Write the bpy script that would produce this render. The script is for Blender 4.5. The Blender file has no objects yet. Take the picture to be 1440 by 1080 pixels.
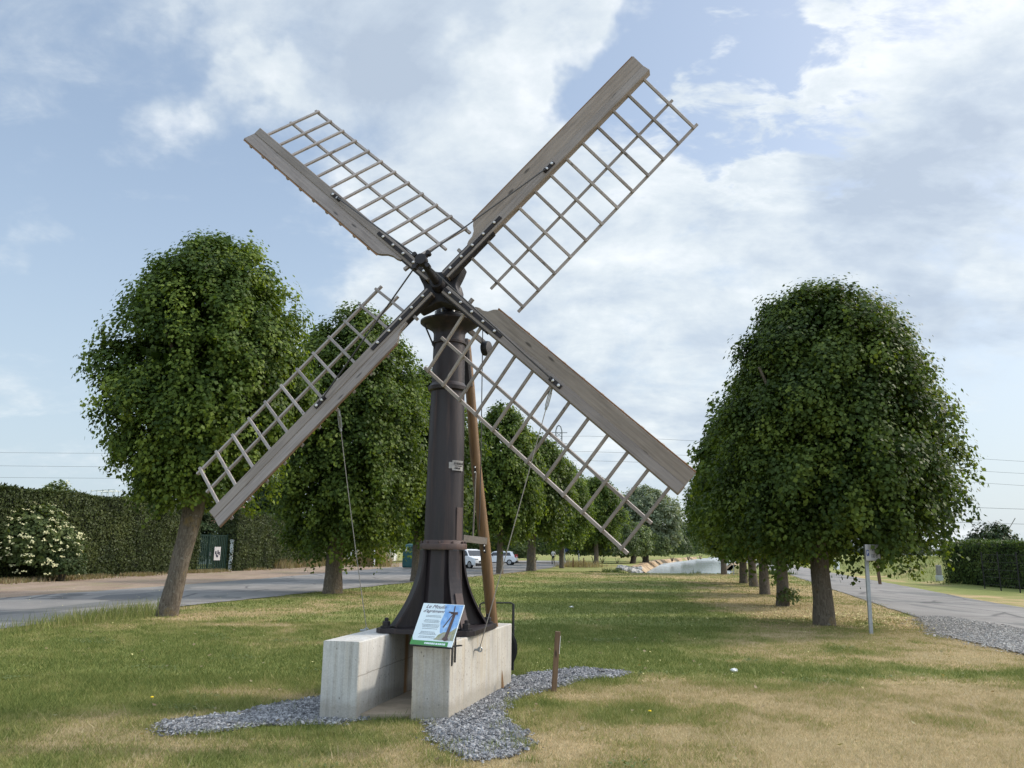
import bpy, math, random
import numpy as np
from mathutils import Vector, Matrix
sc = bpy.context.scene
COL = sc.collection
R = math.radians
PI = math.pi
rng = np.random.default_rng(7)
random.seed(7)

# ------------------------------------------------------------------ camera
FPX, PITCH, ROLL, EYE = 1109.27, .2075, .0121, 1.6
fw = np.array([0, math.cos(PITCH), math.sin(PITCH)])
up0 = np.array([0, -math.sin(PITCH), math.cos(PITCH)])
ri0 = np.array([1., 0, 0])
cr = ri0*math.cos(ROLL) + up0*math.sin(ROLL)
cu = -ri0*math.sin(ROLL) + up0*math.cos(ROLL)
cam = bpy.data.cameras.new('camera')
cam.sensor_width = 36
cam.lens = 36*FPX/1440
cam.clip_start = .05
cam.clip_end = 8000
co = bpy.data.objects.new('camera', cam)
COL.objects.link(co)
m = Matrix.Identity(4)
for i in range(3):
    m[i][0] = cr[i]; m[i][1] = cu[i]; m[i][2] = -fw[i]
m[2][3] = EYE
co.matrix_world = m
sc.camera = co

def ray(px, py): return fw + (px-720)/FPX*cr - (py-540)/FPX*cu
def gz(px, py, z=0):
    d = ray(px, py); p = d*(z-EYE)/d[2]; return np.array([p[0], p[1], z])
def gy(px, py, Y):
    d = ray(px, py); p = d*Y/d[1]; return np.array([p[0], p[1], p[2]+EYE])

# ------------------------------------------------------------------ noise
_tab = rng.random((256, 256))
def vnoise(x, y):
    x = np.asarray(x, float); y = np.asarray(y, float)
    xi = np.floor(x).astype(int); yi = np.floor(y).astype(int)
    fx = x-xi; fy = y-yi
    fx = fx*fx*(3-2*fx); fy = fy*fy*(3-2*fy)
    a = _tab[xi % 256, yi % 256]; b = _tab[(xi+1) % 256, yi % 256]
    c = _tab[xi % 256, (yi+1) % 256]; d = _tab[(xi+1) % 256, (yi+1) % 256]
    return (a*(1-fx)+b*fx)*(1-fy)+(c*(1-fx)+d*fx)*fy
def fbm(x, y, o=4):
    s = 0; a = .5; t = 0
    for i in range(o):
        s = s+a*vnoise(x*2**i+17*i, y*2**i+31*i); t += a; a *= .5
    return s/t
def sstep(a, b, x):
    t = np.clip((np.asarray(x, float)-a)/(b-a), 0, 1)
    return t*t*(3-2*t)

# ------------------------------------------------------------------ materials
class NT:
    def __init__(s, name):
        s.m = bpy.data.materials.new(name); s.m.use_nodes = True
        s.t = s.m.node_tree; s.n = s.t.nodes; s.l = s.t.links
        s.b = s.n['Principled BSDF']
    def node(s, typ, **kw):
        nd = s.n.new(typ)
        for k, v in kw.items():
            if k in nd.inputs.keys(): nd.inputs[k].default_value = v
            else: setattr(nd, k, v)
        return nd
    def link(s, a, b): s.l.new(a, b)
    def coord(s, scale=(1, 1, 1), kind='Object'):
        tc = s.node('ShaderNodeTexCoord'); mp = s.node('ShaderNodeMapping')
        mp.inputs['Scale'].default_value = scale
        s.link(tc.outputs[kind], mp.inputs['Vector'])
        return mp.outputs['Vector']
    def noise(s, vec, scale, detail=4, rough=.55, dist=0):
        nd = s.node('ShaderNodeTexNoise')
        nd.inputs['Scale'].default_value = scale; nd.inputs['Detail'].default_value = detail
        nd.inputs['Roughness'].default_value = rough; nd.inputs['Distortion'].default_value = dist
        s.link(vec, nd.inputs['Vector']); return nd.outputs['Fac']
    def ramp(s, fac, stops):
        nd = s.node('ShaderNodeValToRGB'); cr_ = nd.color_ramp
        while len(cr_.elements) > 2: cr_.elements.remove(cr_.elements[-1])
        for i, (p, c) in enumerate(stops):
            e = cr_.elements[i] if i < 2 else cr_.elements.new(p)
            e.position = p
            e.color = (c[0], c[1], c[2], 1) if not isinstance(c, (int, float)) else (c, c, c, 1)
        s.link(fac, nd.inputs['Fac']); return nd.outputs['Color']
    def mix(s, fac, a, b, mode='MIX'):
        nd = s.node('ShaderNodeMix', data_type='RGBA', blend_type=mode)
        for i, v in ((0, fac), (6, a), (7, b)):
            if hasattr(v, 'is_linked') or hasattr(v, 'links'): s.link(v, nd.inputs[i])
            elif isinstance(v, (int, float)): nd.inputs[i].default_value = v if i == 0 else (v, v, v, 1)
            else: nd.inputs[i].default_value = (*v[:3], 1)
        return nd.outputs[2]
    def bump(s, h, strength=.3, dist=.01):
        nd = s.node('ShaderNodeBump'); nd.inputs['Strength'].default_value = strength
        nd.inputs['Distance'].default_value = dist
        s.link(h, nd.inputs['Height']); s.link(nd.outputs['Normal'], s.b.inputs['Normal'])
    def out(s, col, rough=.8, spec=.3, metal=0):
        if hasattr(col, 'links'): s.link(col, s.b.inputs['Base Color'])
        else: s.b.inputs['Base Color'].default_value = (*col[:3], 1)
        if hasattr(rough, 'links'): s.link(rough, s.b.inputs['Roughness'])
        else: s.b.inputs['Roughness'].default_value = rough
        s.b.inputs['Specular IOR Level'].default_value = spec
        s.b.inputs['Metallic'].default_value = metal
        return s.m

def basic(name, c1, c2=None, scale=8, rough=.7, spec=.3, metal=0, stretch=(1, 1, 1), bump=0, detail=5):
    t = NT(name); c2 = c2 or tuple(x*.75 for x in c1)
    v = t.coord(stretch); f = t.noise(v, scale, detail, .6)
    c = t.ramp(f, [(.3, c2), (.7, c1)])
    if bump: t.bump(f, bump, .01)
    return t.out(c, rough, spec, metal)

def wood(name, c1, c2, c3, axis=0, rough=.62):
    t = NT(name)
    s = [14, 14, 14]; s[axis] = .7
    v = t.coord(tuple(s)); f = t.noise(v, 3, 6, .65, .3)
    s2 = [3, 3, 3]; s2[axis] = 1.2
    g = t.noise(t.coord(tuple(s2)), 1.3, 4, .6)
    c = t.ramp(f, [(.28, c3), (.5, c1), (.75, c2)])
    c = t.mix(t.ramp(g, [(.35, 0), (.7, .6)]), c, c2)
    vo = t.node('ShaderNodeTexVoronoi'); vo.inputs['Scale'].default_value = 1
    s3 = [9, 9, 9]; s3[axis] = 2.6
    t.link(t.coord(tuple(s3)), vo.inputs['Vector'])
    k = t.ramp(vo.outputs['Distance'], [(.08, .85), (.16, 0)])
    c = t.mix(k, c, tuple(x*.35 for x in c3))
    oi = t.node('ShaderNodeObjectInfo'); hs = t.node('ShaderNodeHueSaturation'); mr = t.node('ShaderNodeMapRange'); t.link(oi.outputs['Random'], mr.inputs[0])
    mr.inputs[3].default_value = .78; mr.inputs[4].default_value = 1.25; t.link(mr.outputs[0], hs.inputs['Value']); hs.inputs['Saturation'].default_value = 1.08 if name.startswith(('varn', 'raw', 'stake')) else .80; t.link(c, hs.inputs['Color']); c = hs.outputs['Color']
    t.bump(f, .35, .005)
    return t.out(c, rough, .4)

MT = {}
MT['sailwood'] = wood('weathered_sail_wood', (.165, .130, .106), (.245, .203, .174), (.090, .070, .056))
MT['slatwood'] = wood('lattice_wood', (.22, .183, .158), (.29, .25, .225), (.135, .11, .093), 0)
MT['bar'] = wood('lattice_bar_wood', (.22, .183, .158), (.29, .25, .225), (.135, .11, .093), 1)
MT['edgewood'] = wood('raw_edge_wood', (.19, .105, .055), (.24, .14, .08), (.12, .065, .04))
MT['pole'] = wood('varnished_pole_wood', (.10, .056, .024), (.155, .093, .043), (.043, .025, .013), 2, .55)
MT['stake'] = wood('stake_wood', (.10, .060, .034), (.165, .11, .068), (.04, .024, .015), 2)
MT['greywood'] = wood('grey_beam_wood', (.13, .105, .08), (.18, .15, .12), (.07, .055, .045), 0)

def iron(name, c1, c2, c3, rough=.5):
    t = NT(name)
    f = t.noise(t.coord((4, 4, .8)), 2.5, 6, .6)
    g = t.noise(t.coord(), 60, 3, .6)
    h = t.noise(t.coord((8, 8, .4)), 1.5, 5, .65, .2)
    c = t.ramp(f, [(.3, c1), (.72, c2)])
    c = t.mix(t.ramp(h, [(.54, 0), (.70, .7)]), c, c3)
    t.bump(g, .22, .004)
    r = t.ramp(f, [(.3, rough-.1), (.7, rough+.15)])
    return t.out(c, r, .32)
MT['iron'] = iron('cast_iron', (.011, .0085, .0105), (.029, .0225, .0245), (.058, .036, .030), .44)
MT['rustiron'] = iron('rusty_iron', (.048, .032, .029), (.085, .06, .054), (.11, .06, .045), .6)
MT['dark'] = basic('dark_iron', (.018, .015, .017), (.010, .009, .010), 12, .55, .3)
MT['strap'] = basic('strap_iron', (.022, .018, .018), (.012, .010, .011), 14, .6, .25)
MT['steel'] = basic('galvanised_steel', (.34, .36, .37), (.25, .27, .28), 20, .42, .5, .6)
MT['bolt'] = basic('bolt_steel', (.55, .54, .52), (.40, .38, .36), 30, .4, .5, .7)
MT['rope'] = basic('steel_rope', (.30, .28, .25), (.20, .185, .165), 60, .6, .3)
MT['darkrope'] = basic('dark_rod', (.045, .042, .042), (.03, .028, .028), 30, .5, .4)
MT['white'] = basic('white_paint', (.78, .79, .78), (.68, .69, .69), 8, .45, .4)
MT['carwhite'] = basic('car_paint', (.76, .78, .80), (.72, .74, .76), 2, .18, .5)
MT['glass'] = basic('car_glass', (.02, .026, .032), (.015, .02, .024), 2, .06, .6)
MT['tyre'] = basic('rubber', (.016, .016, .017), (.01, .01, .01), 20, .8)
MT['rim'] = basic('rim_alloy', (.45, .46, .47), (.35, .36, .37), 10, .35, .5, .6)
MT['blackplastic'] = basic('black_plastic', (.02, .02, .022), (.012, .012, .013), 10, .5)
MT['redlamp'] = basic('red_lamp', (.42, .03, .025), (.30, .02, .02), 10, .25, .5)
MT['lamp'] = basic('clear_lamp', (.50, .53, .56), (.35, .38, .42), 10, .12, .6)
MT['teal'] = basic('teal_paint', (.022, .085, .085), (.015, .06, .062), 4, .5)
MT['gategreen'] = basic('gate_green', (.008, .026, .019), (.005, .018, .013), 6, .6, .2)
MT['blue'] = basic('blue_board', (.03, .05, .17), (.02, .035, .12), 4, .5)
MT['ink'] = basic('print_ink', (.03, .03, .05), (.02, .02, .04), 10, .6)
MT['txtgrey'] = basic('grey_print', (.22, .25, .27), (.17, .19, .21), 10, .6)
MT['title'] = basic('title_print', (.14, .10, .12), (.10, .07, .09), 10, .6)
MT['panelwhite'] = basic('panel_print_white', (.70, .78, .80), (.62, .71, .74), 4, .35, .5)
MT['banner'] = basic('banner_green', (.07, .28, .07), (.055, .22, .055), 6, .35, .5)
MT['printbrown'] = basic('print_brown', (.13, .085, .075), (.07, .045, .04), 18, .35)
MT['printgrass'] = basic('print_greenery', (.22, .25, .13), (.42, .38, .28), 55, .4)
MT['signwhite'] = basic('sign_face', (.44, .43, .43), (.38, .37, .37), 6, .4)
MT['signblue'] = basic('sign_blue', (.035, .06, .22), (.03, .05, .18), 6, .4)
MT['housewall'] = basic('pale_render', (.52, .57, .55), (.44, .49, .48), 3, .8)
MT['roof'] = basic('roof_tile', (.24, .12, .085), (.16, .08, .06), 9, .8)
MT['rock'] = basic('pale_rock', (.40, .385, .35), (.24, .23, .215), 3, .85, .3, 0, (1, 1, 1), .4)
MT['stone'] = basic('grey_marker_stone', (.30, .29, .27), (.2, .2, .19), 8, .85)
MT['cloth_white'] = basic('white_shirt', (.72, .72, .68), (.6, .6, .58), 8, .85)
MT['cloth_dark'] = basic('dark_trousers', (.02, .02, .026), (.012, .012, .016), 8, .85)
MT['skin'] = basic('skin', (.46, .28, .2), (.40, .24, .17), 8, .6)
MT['hair'] = basic('brown_hair', (.05, .032, .02), (.03, .02, .014), 30, .7)
MT['rusty'] = basic('rusty_post', (.16, .06, .035), (.09, .035, .02), 20, .8)
MT['wire'] = basic('cable', (.16, .17, .18), (.14, .15, .16), 10, .6)
MT['litter'] = basic('white_litter', (.75, .74, .70), (.6, .6, .57), 20, .7)
MT['footing'] = basic('footing_concrete', (.33, .27, .2), (.22, .18, .13), 6, .9, .2)

def sky_print():
    t = NT('print_sky')
    f = t.noise(t.coord(), 14, 5, .6)
    c = t.ramp(f, [(.35, (.13, .30, .62)), (.6, (.30, .48, .72)), (.75, (.55, .68, .8))])
    return t.out(c, .35, .5)
MT['printsky'] = sky_print()

def concrete(name, c1, c2, stain, line):
    t = NT(name)
    v = t.coord()
    f = t.noise(v, 2.2, 6, .62)
    st = t.noise(t.coord((9, 9, .5)), 1.1, 5, .6, .4)
    big = t.noise(v, .9, 3, .5)
    c = t.ramp(f, [(.3, c2), (.68, c1)])
    c = t.mix(t.ramp(st, [(.45, 0), (.75, .7)]), c, stain)
    c = t.mix(t.ramp(big, [(.4, 0), (.75, .6)]), c, tuple(x*.8 for x in c1))
    vo = t.node('ShaderNodeTexVoronoi'); vo.inputs['Scale'].default_value = 26
    t.link(t.coord((1, 1, .6)), vo.inputs['Vector'])
    gate = t.ramp(t.noise(v, 5, 2), [(.47, 0), (.55, 1)])
    pit = t.mix(1.0, t.ramp(vo.outputs['Distance'], [(.12, .75), (.2, 0)]), gate, 'MULTIPLY')
    c = t.mix(pit, c, (.11, .10, .09))
    fine = t.noise(v, 70, 3, .6)
    sz_ = t.node('ShaderNodeSeparateXYZ'); t.link(v, sz_.inputs[0])
    dz = t.node('ShaderNodeMath', operation='MULTIPLY_ADD'); t.link(t.noise(v, 6, 5, .65), dz.inputs[0]); dz.inputs[1].default_value = -.22; t.link(sz_.outputs[2], dz.inputs[2])
    c = t.mix(t.ramp(dz.outputs[0], [(-.16, .5), (.10, 0)]), c, (.20, .18, .14))
    st2 = t.noise(t.coord((16, 16, .35)), 1.3, 5, .7, .3)
    c = t.mix(t.ramp(st2, [(.52, 0), (.72, .7)]), c, (.20, .185, .155))
    c = t.mix(.35, c, t.ramp(fine, [(.3, .35), (.7, .65)]), 'OVERLAY')
    if line:
        sep = t.node('ShaderNodeSeparateXYZ'); tc = t.node('ShaderNodeTexCoord')
        t.link(tc.outputs['Object'], sep.inputs[0])
        w = t.noise(v, 9, 3)
        ad = t.node('ShaderNodeMath', operation='MULTIPLY_ADD'); t.link(w, ad.inputs[0]); ad.inputs[1].default_value = .03
        t.link(sep.outputs[2], ad.inputs[2])
        sb = t.node('ShaderNodeMath', operation='SUBTRACT'); t.link(ad.outputs[0], sb.inputs[0]); sb.inputs[1].default_value = line
        ab = t.node('ShaderNodeMath', operation='ABSOLUTE'); t.link(sb.outputs[0], ab.inputs[0])
        ge_ = t.node('ShaderNodeNewGeometry'); sn = t.node('ShaderNodeSeparateXYZ'); t.link(ge_.outputs['True Normal'], sn.inputs[0])
        side = t.ramp(sn.outputs[0], [(.5, 0), (.6, 1)])
        lm = t.mix(1.0, t.ramp(ab.outputs[0], [(.002, .6), (.008, 0)]), side, 'MULTIPLY')
        c = t.mix(lm, c, (.14, .125, .10))
        rs = t.node('ShaderNodeMath', operation='MULTIPLY_ADD'); t.link(st, rs.inputs[0]); rs.inputs[1].default_value = .12; t.link(sep.outputs[1], rs.inputs[2])
        r2_ = t.node('ShaderNodeMath', operation='SUBTRACT'); t.link(rs.outputs[0], r2_.inputs[0]); r2_.inputs[1].default_value = .25
        r3_ = t.node('ShaderNodeMath', operation='ABSOLUTE'); t.link(r2_.outputs[0], r3_.inputs[0])
        rm = t.mix(1.0, t.ramp(r3_.outputs[0], [(.02, .85), (.07, 0)]), side, 'MULTIPLY')
        c = t.mix(rm, c, (.27, .14, .045))
    mx = t.mix(.5, f, fine)
    t.bump(mx, .25, .006)
    return t.out(c, .88, .2)
MT['concA'] = concrete('old_concrete', (.53, .525, .50), (.37, .37, .355), (.42, .37, .29), .42)
MT['concB'] = concrete('formed_concrete', (.46, .44, .395), (.29, .28, .26), (.40, .33, .22), 0)

def bark():
    t = NT('lime_bark')
    v = t.coord((3, 3, .7), 'Generated'); v2 = t.coord()
    f = t.noise(t.coord((20, 20, 4.5)), 1.5, 8, .7, .8)
    l = t.noise(v2, 2.6, 5, .65); l2 = t.noise(v2, 14, 4, .6)
    c = t.ramp(f, [(.28, (.04, .032, .024)), (.52, (.125, .104, .08)), (.75, (.205, .178, .143))])
    c = t.mix(t.ramp(l, [(.56, 0), (.7, .55)]), c, (.23, .155, .045))
    c = t.mix(t.ramp(l2, [(.6, 0), (.72, .5)]), c, (.28, .275, .24))
    t.bump(f, .8, .03)
    return t.out(c, .92, .15)
MT['bark'] = bark()

def foliage(name, dark, mid, light, trans=.3):
    t = NT(name)
    at = t.node('ShaderNodeAttribute', attribute_name='rnd')
    c = t.ramp(at.outputs['Fac'], [(0, dark), (.5, mid), (1, light)])
    oi = t.node('ShaderNodeObjectInfo')
    hs = t.node('ShaderNodeHueSaturation')
    mr = t.node('ShaderNodeMapRange'); t.link(oi.outputs['Random'], mr.inputs[0])
    mr.inputs[3].default_value = .85; mr.inputs[4].default_value = 1.2
    t.link(mr.outputs[0], hs.inputs['Value']); t.link(c, hs.inputs['Color'])
    c = hs.outputs['Color']
    t.out(c, .55, .18)
    tr = t.node('ShaderNodeBsdfTranslucent')
    c2 = t.mix(1.0, c, (1.5, 1.5, .55), 'MULTIPLY')
    t.link(c2, tr.inputs['Color'])
    ms = t.node('ShaderNodeMixShader'); ms.inputs[0].default_value = trans
    t.link(t.b.outputs[0], ms.inputs[1]); t.link(tr.outputs[0], ms.inputs[2])
    t.link(ms.outputs[0], t.n['Material Output'].inputs['Surface'])
    return t.m
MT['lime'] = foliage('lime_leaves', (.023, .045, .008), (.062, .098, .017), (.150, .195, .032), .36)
MT['thuja'] = foliage('hedge_leaves', (.028, .042, .014), (.056, .076, .023), (.095, .115, .034), .15)
MT['privet'] = foliage('clipped_hedge_leaves', (.032, .058, .016), (.06, .095, .024), (.11, .145, .036), .2)
MT['elder'] = foliage('elder_leaves', (.05, .075, .022), (.085, .115, .036), (.14, .17, .06), .3)
MT['bush'] = foliage('bush_leaves', (.035, .058, .02), (.06, .088, .03), (.10, .13, .05), .3)
MT['palebush'] = foliage('pale_bush_leaves', (.07, .10, .035), (.105, .14, .05), (.15, .19, .075), .3)
MT['silver'] = foliage('grey_green_leaves', (.085, .11, .065), (.12, .145, .09), (.16, .185, .12), .3)
MT['conifer'] = foliage('conifer_needles', (.018, .034, .014), (.032, .052, .02), (.055, .078, .028), .1)
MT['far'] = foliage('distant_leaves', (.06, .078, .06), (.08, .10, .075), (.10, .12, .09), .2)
MT['straw'] = foliage('straw_weeds', (.20, .145, .085), (.27, .215, .13), (.20, .20, .10), .25)
MT['flower'] = basic('cream_flowers', (.52, .50, .29), (.40, .39, .2), 30, .8)
MT['blossom'] = basic('fallen_bracts', (.62, .56, .26), (.5, .46, .2), 30, .8)
MT['dandelion'] = basic('yellow_flowers', (.75, .55, .02), (.65, .45, .02), 30, .8)

# ------------------------------------------------------------------ mesh builder
class MB:
    def __init__(s): s.v = []; s.f = []; s.mi = []; s.sm = []
    def add(s, vs, fs, mi=0, smooth=False):
        o = len(s.v); s.v += [tuple(map(float, p)) for p in vs]
        for f in fs: s.f.append([i+o for i in f]); s.mi.append(mi); s.sm.append(smooth)
    def box(s, c, size, M=None, mi=0, taper=1.):
        x, y, z = [k/2 for k in size]; t = taper
        p = [(-x, -y, -z), (x, -y, -z), (x, y, -z), (-x, y, -z), (-x*t, -y*t, z), (x*t, -y*t, z), (x*t, y*t, z), (-x*t, y*t, z)]
        p = [Vector(q) for q in p]
        if M is not None: p = [M @ q for q in p]
        s.add([q+Vector(c) for q in p], [(0, 3, 2, 1), (4, 5, 6, 7), (0, 1, 5, 4), (1, 2, 6, 5), (2, 3, 7, 6), (3, 0, 4, 7)], mi)
    def bar(s, a, b, w, h, upv=(0, 0, 1), mi=0):
        a = Vector(a); b = Vector(b); d = (b-a); L = d.length; x = d.normalized()
        z = Vector(upv); z = (z-x*z.dot(x))
        if z.length < 1e-4: z = Vector((1, 0, 0)); z = z-x*z.dot(x)
        z.normalize(); y = z.cross(x)
        s.box((a+b)/2, (L, w, h), Matrix((x, y, z)).transposed(), mi)
    def tube(s, pts, rad, n=8, mi=0, cap=True):
        pts = [Vector(p) for p in pts]; rad = rad if hasattr(rad, '__len__') else [rad]*len(pts)
        vs = []; fs = []
        prev = None
        for i, p in enumerate(pts):
            d = (pts[min(i+1, len(pts)-1)]-pts[max(i-1, 0)]).normalized()
            a = prev if prev is not None else (Vector((1, 0, 0)) if abs(d.x) < .9 else Vector((0, 1, 0)))
            a = (a-d*a.dot(d)).normalized(); prev = a; b = d.cross(a)
            for k in range(n):
                t = 2*PI*k/n; vs.append(p+(a*math.cos(t)+b*math.sin(t))*rad[i])
        for i in range(len(pts)-1):
            for k in range(n):
                fs.append((i*n+k, i*n+(k+1) % n, (i+1)*n+(k+1) % n, (i+1)*n+k))
        s.add(vs, fs, mi, True)
        if cap:
            s.add(vs[:n], [tuple(range(n))[::-1]], mi); s.add(vs[-n:], [tuple(range(n))], mi)
    def lathe(s, prof, c=(0, 0, 0), n=40, M=None, mi=0, cap=True, smooth=True):
        vs = []; fs = []
        for r, z in prof:
            for k in range(n):
                t = 2*PI*k/n; q = Vector((r*math.cos(t), r*math.sin(t), z))
                if M is not None: q = M @ q
                vs.append(q+Vector(c))
        for i in range(len(prof)-1):
            for k in range(n):
                fs.append((i*n+k, i*n+(k+1) % n, (i+1)*n+(k+1) % n, (i+1)*n+k))
        s.add(vs, fs, mi, smooth)
        if cap:
            s.add(vs[:n], [tuple(range(n))[::-1]], mi); s.add(vs[-n:], [tuple(range(n))], mi)
    def prism(s, poly, off, mi=0, smooth=False):
        n = len(poly); a = [Vector(p) for p in poly]; b = [p+Vector(off) for p in a]
        s.add(a+b, [tuple(range(n))[::-1], tuple(range(n, 2*n))], mi)
        s.add(a+b, [(i, (i+1) % n, n+(i+1) % n, n+i) for i in range(n)], mi, smooth)
    def mesh(s, name, mats, origin=(0, 0, 0), sharp=35):
        me = bpy.data.meshes.new(name)
        o = Vector(origin)
        me.from_pydata([Vector(p)-o for p in s.v], [], s.f)
        for k in (mats if isinstance(mats, (list, tuple)) else [mats]): me.materials.append(k)
        me.polygons.foreach_set('material_index', s.mi)
        me.polygons.foreach_set('use_smooth', s.sm)
        me.update()
        if any(s.sm):
            bm_fix(me)
            me.set_sharp_from_angle(angle=R(sharp))
        return me
import bmesh
def bm_fix(me):
    bm = bmesh.new(); bm.from_mesh(me)
    bmesh.ops.remove_doubles(bm, verts=bm.verts, dist=1e-5)
    bmesh.ops.recalc_face_normals(bm, faces=bm.faces)
    bm.to_mesh(me); bm.free()

def tag(o, label=None, cat=None, group=None, kind=None):
    if label: o['label'] = label
    if cat: o['category'] = cat
    if group: o['group'] = group
    if kind: o['kind'] = kind
    return o
def link(o, parent=None):
    COL.objects.link(o)
    if parent is not None: o.parent = parent
    return o
def empty(name, loc, label, cat, group=None):
    o = bpy.data.objects.new(name, None); o.location = loc; o.empty_display_size = .2
    return tag(link(o), label, cat, group)
def obj(name, mb, mats, parent=None, origin=None, bevel=0, sharp=35):
    """world-coordinate MB -> object; with a parent the vertices become relative to origin"""
    if parent is not None and origin is None:
        p = parent; origin = Vector((0, 0, 0))
        while p is not None: origin = origin+p.location; p = p.parent
    if parent is None and origin is not None:
        o = bpy.data.objects.new(name, mb.mesh(name, mats, origin, sharp)); o.location = origin
    else:
        o = bpy.data.objects.new(name, mb.mesh(name, mats, origin or (0, 0, 0), sharp))
    link(o, parent)
    if bevel:
        b = o.modifiers.new('bevel', 'BEVEL'); b.width = bevel; b.segments = 2; b.limit_method = 'ANGLE'; b.angle_limit = R(50)
    return o
def copy_tree(o, parent=None):
    c = o.copy(); COL.objects.link(c)
    if parent is not None: c.parent = parent
    for ch in list(o.children): copy_tree(ch, c)
    return c
def struct(o): o['kind'] = 'structure'; return o

def polymesh(name, verts, nper, mats, rnd=None, mi=None, smooth=False):
    """verts: (N*nper,3) – N separate n-gons"""
    verts = np.asarray(verts, np.float32).reshape(-1, 3); nv = len(verts); nf = nv//nper
    me = bpy.data.meshes.new(name)
    me.vertices.add(nv); me.vertices.foreach_set('co', verts.ravel())
    me.loops.add(nv); me.loops.foreach_set('vertex_index', np.arange(nv, dtype=np.int32))
    me.polygons.add(nf); me.polygons.foreach_set('loop_start', np.arange(0, nv, nper, dtype=np.int32))
    for k in (mats if isinstance(mats, (list, tuple)) else [mats]): me.materials.append(k)
    if mi is not None: me.polygons.foreach_set('material_index', np.asarray(mi, np.int32))
    if rnd is not None:
        a = me.attributes.new('rnd', 'FLOAT', 'FACE'); a.data.foreach_set('value', np.asarray(rnd, np.float32))
    me.update(); me.validate()
    return me

def unit(a): return a/np.maximum(np.linalg.norm(a, axis=-1, keepdims=True), 1e-9)
def leaf_quads(P, nrm, tip, size, wid=.85):
    """kite shaped leaves: P base point, tip direction, normal"""
    tip = unit(tip-nrm*np.sum(tip*nrm, -1, keepdims=True)); side = np.cross(nrm, tip)
    s = size[:, None]
    a = P; b = P+tip*s*.42+side*s*wid*.5-nrm*s*.06; c = P+tip*s; d = P+tip*s*.42-side*s*wid*.5-nrm*s*.06
    return np.stack([a, b, c, d], 1).reshape(-1, 3)

# ------------------------------------------------------------------ world and sun
SUN_AZ, SUN_EL = R(73), R(38)       # azimuth clockwise from +Y
w = bpy.data.worlds.new('World'); sc.world = w; w.use_nodes = True
wt = w.node_tree; wn = wt.nodes; wl = wt.links
for n in list(wn): wn.remove(n)
class WT(NT):
    def __init__(s): s.t = wt; s.n = wn; s.l = wl
W = WT()
out = wn.new('ShaderNodeOutputWorld'); bg = wn.new('ShaderNodeBackground'); wl.new(bg.outputs[0], out.inputs[0])
BGS = .15
bg.inputs['Strength'].default_value = BGS
sky = wn.new('ShaderNodeTexSky'); sky.sky_type = 'NISHITA'; sky.sun_disc = False
sky.sun_elevation = SUN_EL; sky.sun_rotation = SUN_AZ
sky.air_density = 1.0; sky.dust_density = 2.0; sky.ozone_density = 1.5
tc = wn.new('ShaderNodeTexCoord'); D = tc.outputs['Generated']
def vmath(op, a, b=None):
    n = wn.new('ShaderNodeVectorMath'); n.operation = op
    wl.new(a, n.inputs[0])
    if b is not None:
        if hasattr(b, 'links'): wl.new(b, n.inputs[1])
        else: n.inputs[1].default_value = b
    return n
def fm(op, a, b=None, c=None, clamp=False):
    n = wn.new('ShaderNodeMath'); n.operation = op; n.use_clamp = clamp
    for i, v in enumerate((a, b, c)):
        if v is None: continue
        if hasattr(v, 'links'): wl.new(v, n.inputs[i])
        else: n.inputs[i].default_value = v
    return n.outputs[0]
sep = wn.new('ShaderNodeSeparateXYZ'); wl.new(D, sep.inputs[0])
zz = fm('ADD', fm('MAXIMUM', sep.outputs[2], 0), .30)
comb = wn.new('ShaderNodeCombineXYZ')
wl.new(fm('DIVIDE', sep.outputs[0], zz), comb.inputs[0]); wl.new(fm('DIVIDE', sep.outputs[1], zz), comb.inputs[1])
comb.inputs[2].default_value = 3.7
Pc = comb.outputs[0]
def wnoise(vec, sc_, det, ro, dist=0, loc=(0, 0, 0), scl=(1, 1, 1), rot=0):
    mp = wn.new('ShaderNodeMapping'); mp.inputs['Location'].default_value = loc; mp.inputs['Scale'].default_value = scl
    mp.inputs['Rotation'].default_value = (0, 0, rot)
    wl.new(vec, mp.inputs['Vector'])
    return W.noise(mp.outputs[0], sc_, det, ro, dist)
wmap = wn.new('ShaderNodeTexNoise'); wmap.inputs['Scale'].default_value = 5; wmap.inputs['Detail'].default_value = 5; wmap.inputs['Roughness'].default_value = .6
wl.new(D, wmap.inputs['Vector'])
wsub = vmath('SUBTRACT', wmap.outputs['Color'], (.5, .5, .5)).outputs[0]
wscl = vmath('MULTIPLY', wsub, (.34, .34, .34)).outputs[0]
DW = vmath('NORMALIZE', vmath('ADD', D, wscl).outputs[0]).outputs[0]
def bump_dir(px, py, width, amt):
    d = ray(px, py); d = d/np.linalg.norm(d)
    dp = vmath('DOT_PRODUCT', DW, tuple(d)).outputs['Value']
    mr = wn.new('ShaderNodeMapRange'); mr.interpolation_type = 'SMOOTHERSTEP'
    wl.new(dp, mr.inputs[0])
    mr.inputs[1].default_value = math.cos(width); mr.inputs[2].default_value = 1
    mr.inputs[3].default_value = 0; mr.inputs[4].default_value = amt
    return mr.outputs[0]
def total(items):
    s = items[0]
    for i in items[1:]: s = fm('ADD', s, i)
    return s
base = wnoise(Pc, 2.0, 12, .60, .15, (2.3, .4, 0))
fine = wnoise(Pc, 7.5, 8, .62, .2, (1.3, 5, 0))
rip = wnoise(Pc, 11, 5, .6, .3, (4, 1, 0), (.7, 1.25, 1), .7)
wisp = wnoise(Pc, 3.6, 9, .64, .5, (4, 1, 0), (.7, 1.5, 1), .6)
ripz = total([bump_dir(1180, 90, .30, 1.0), bump_dir(1060, 180, .2, .6)])
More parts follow.
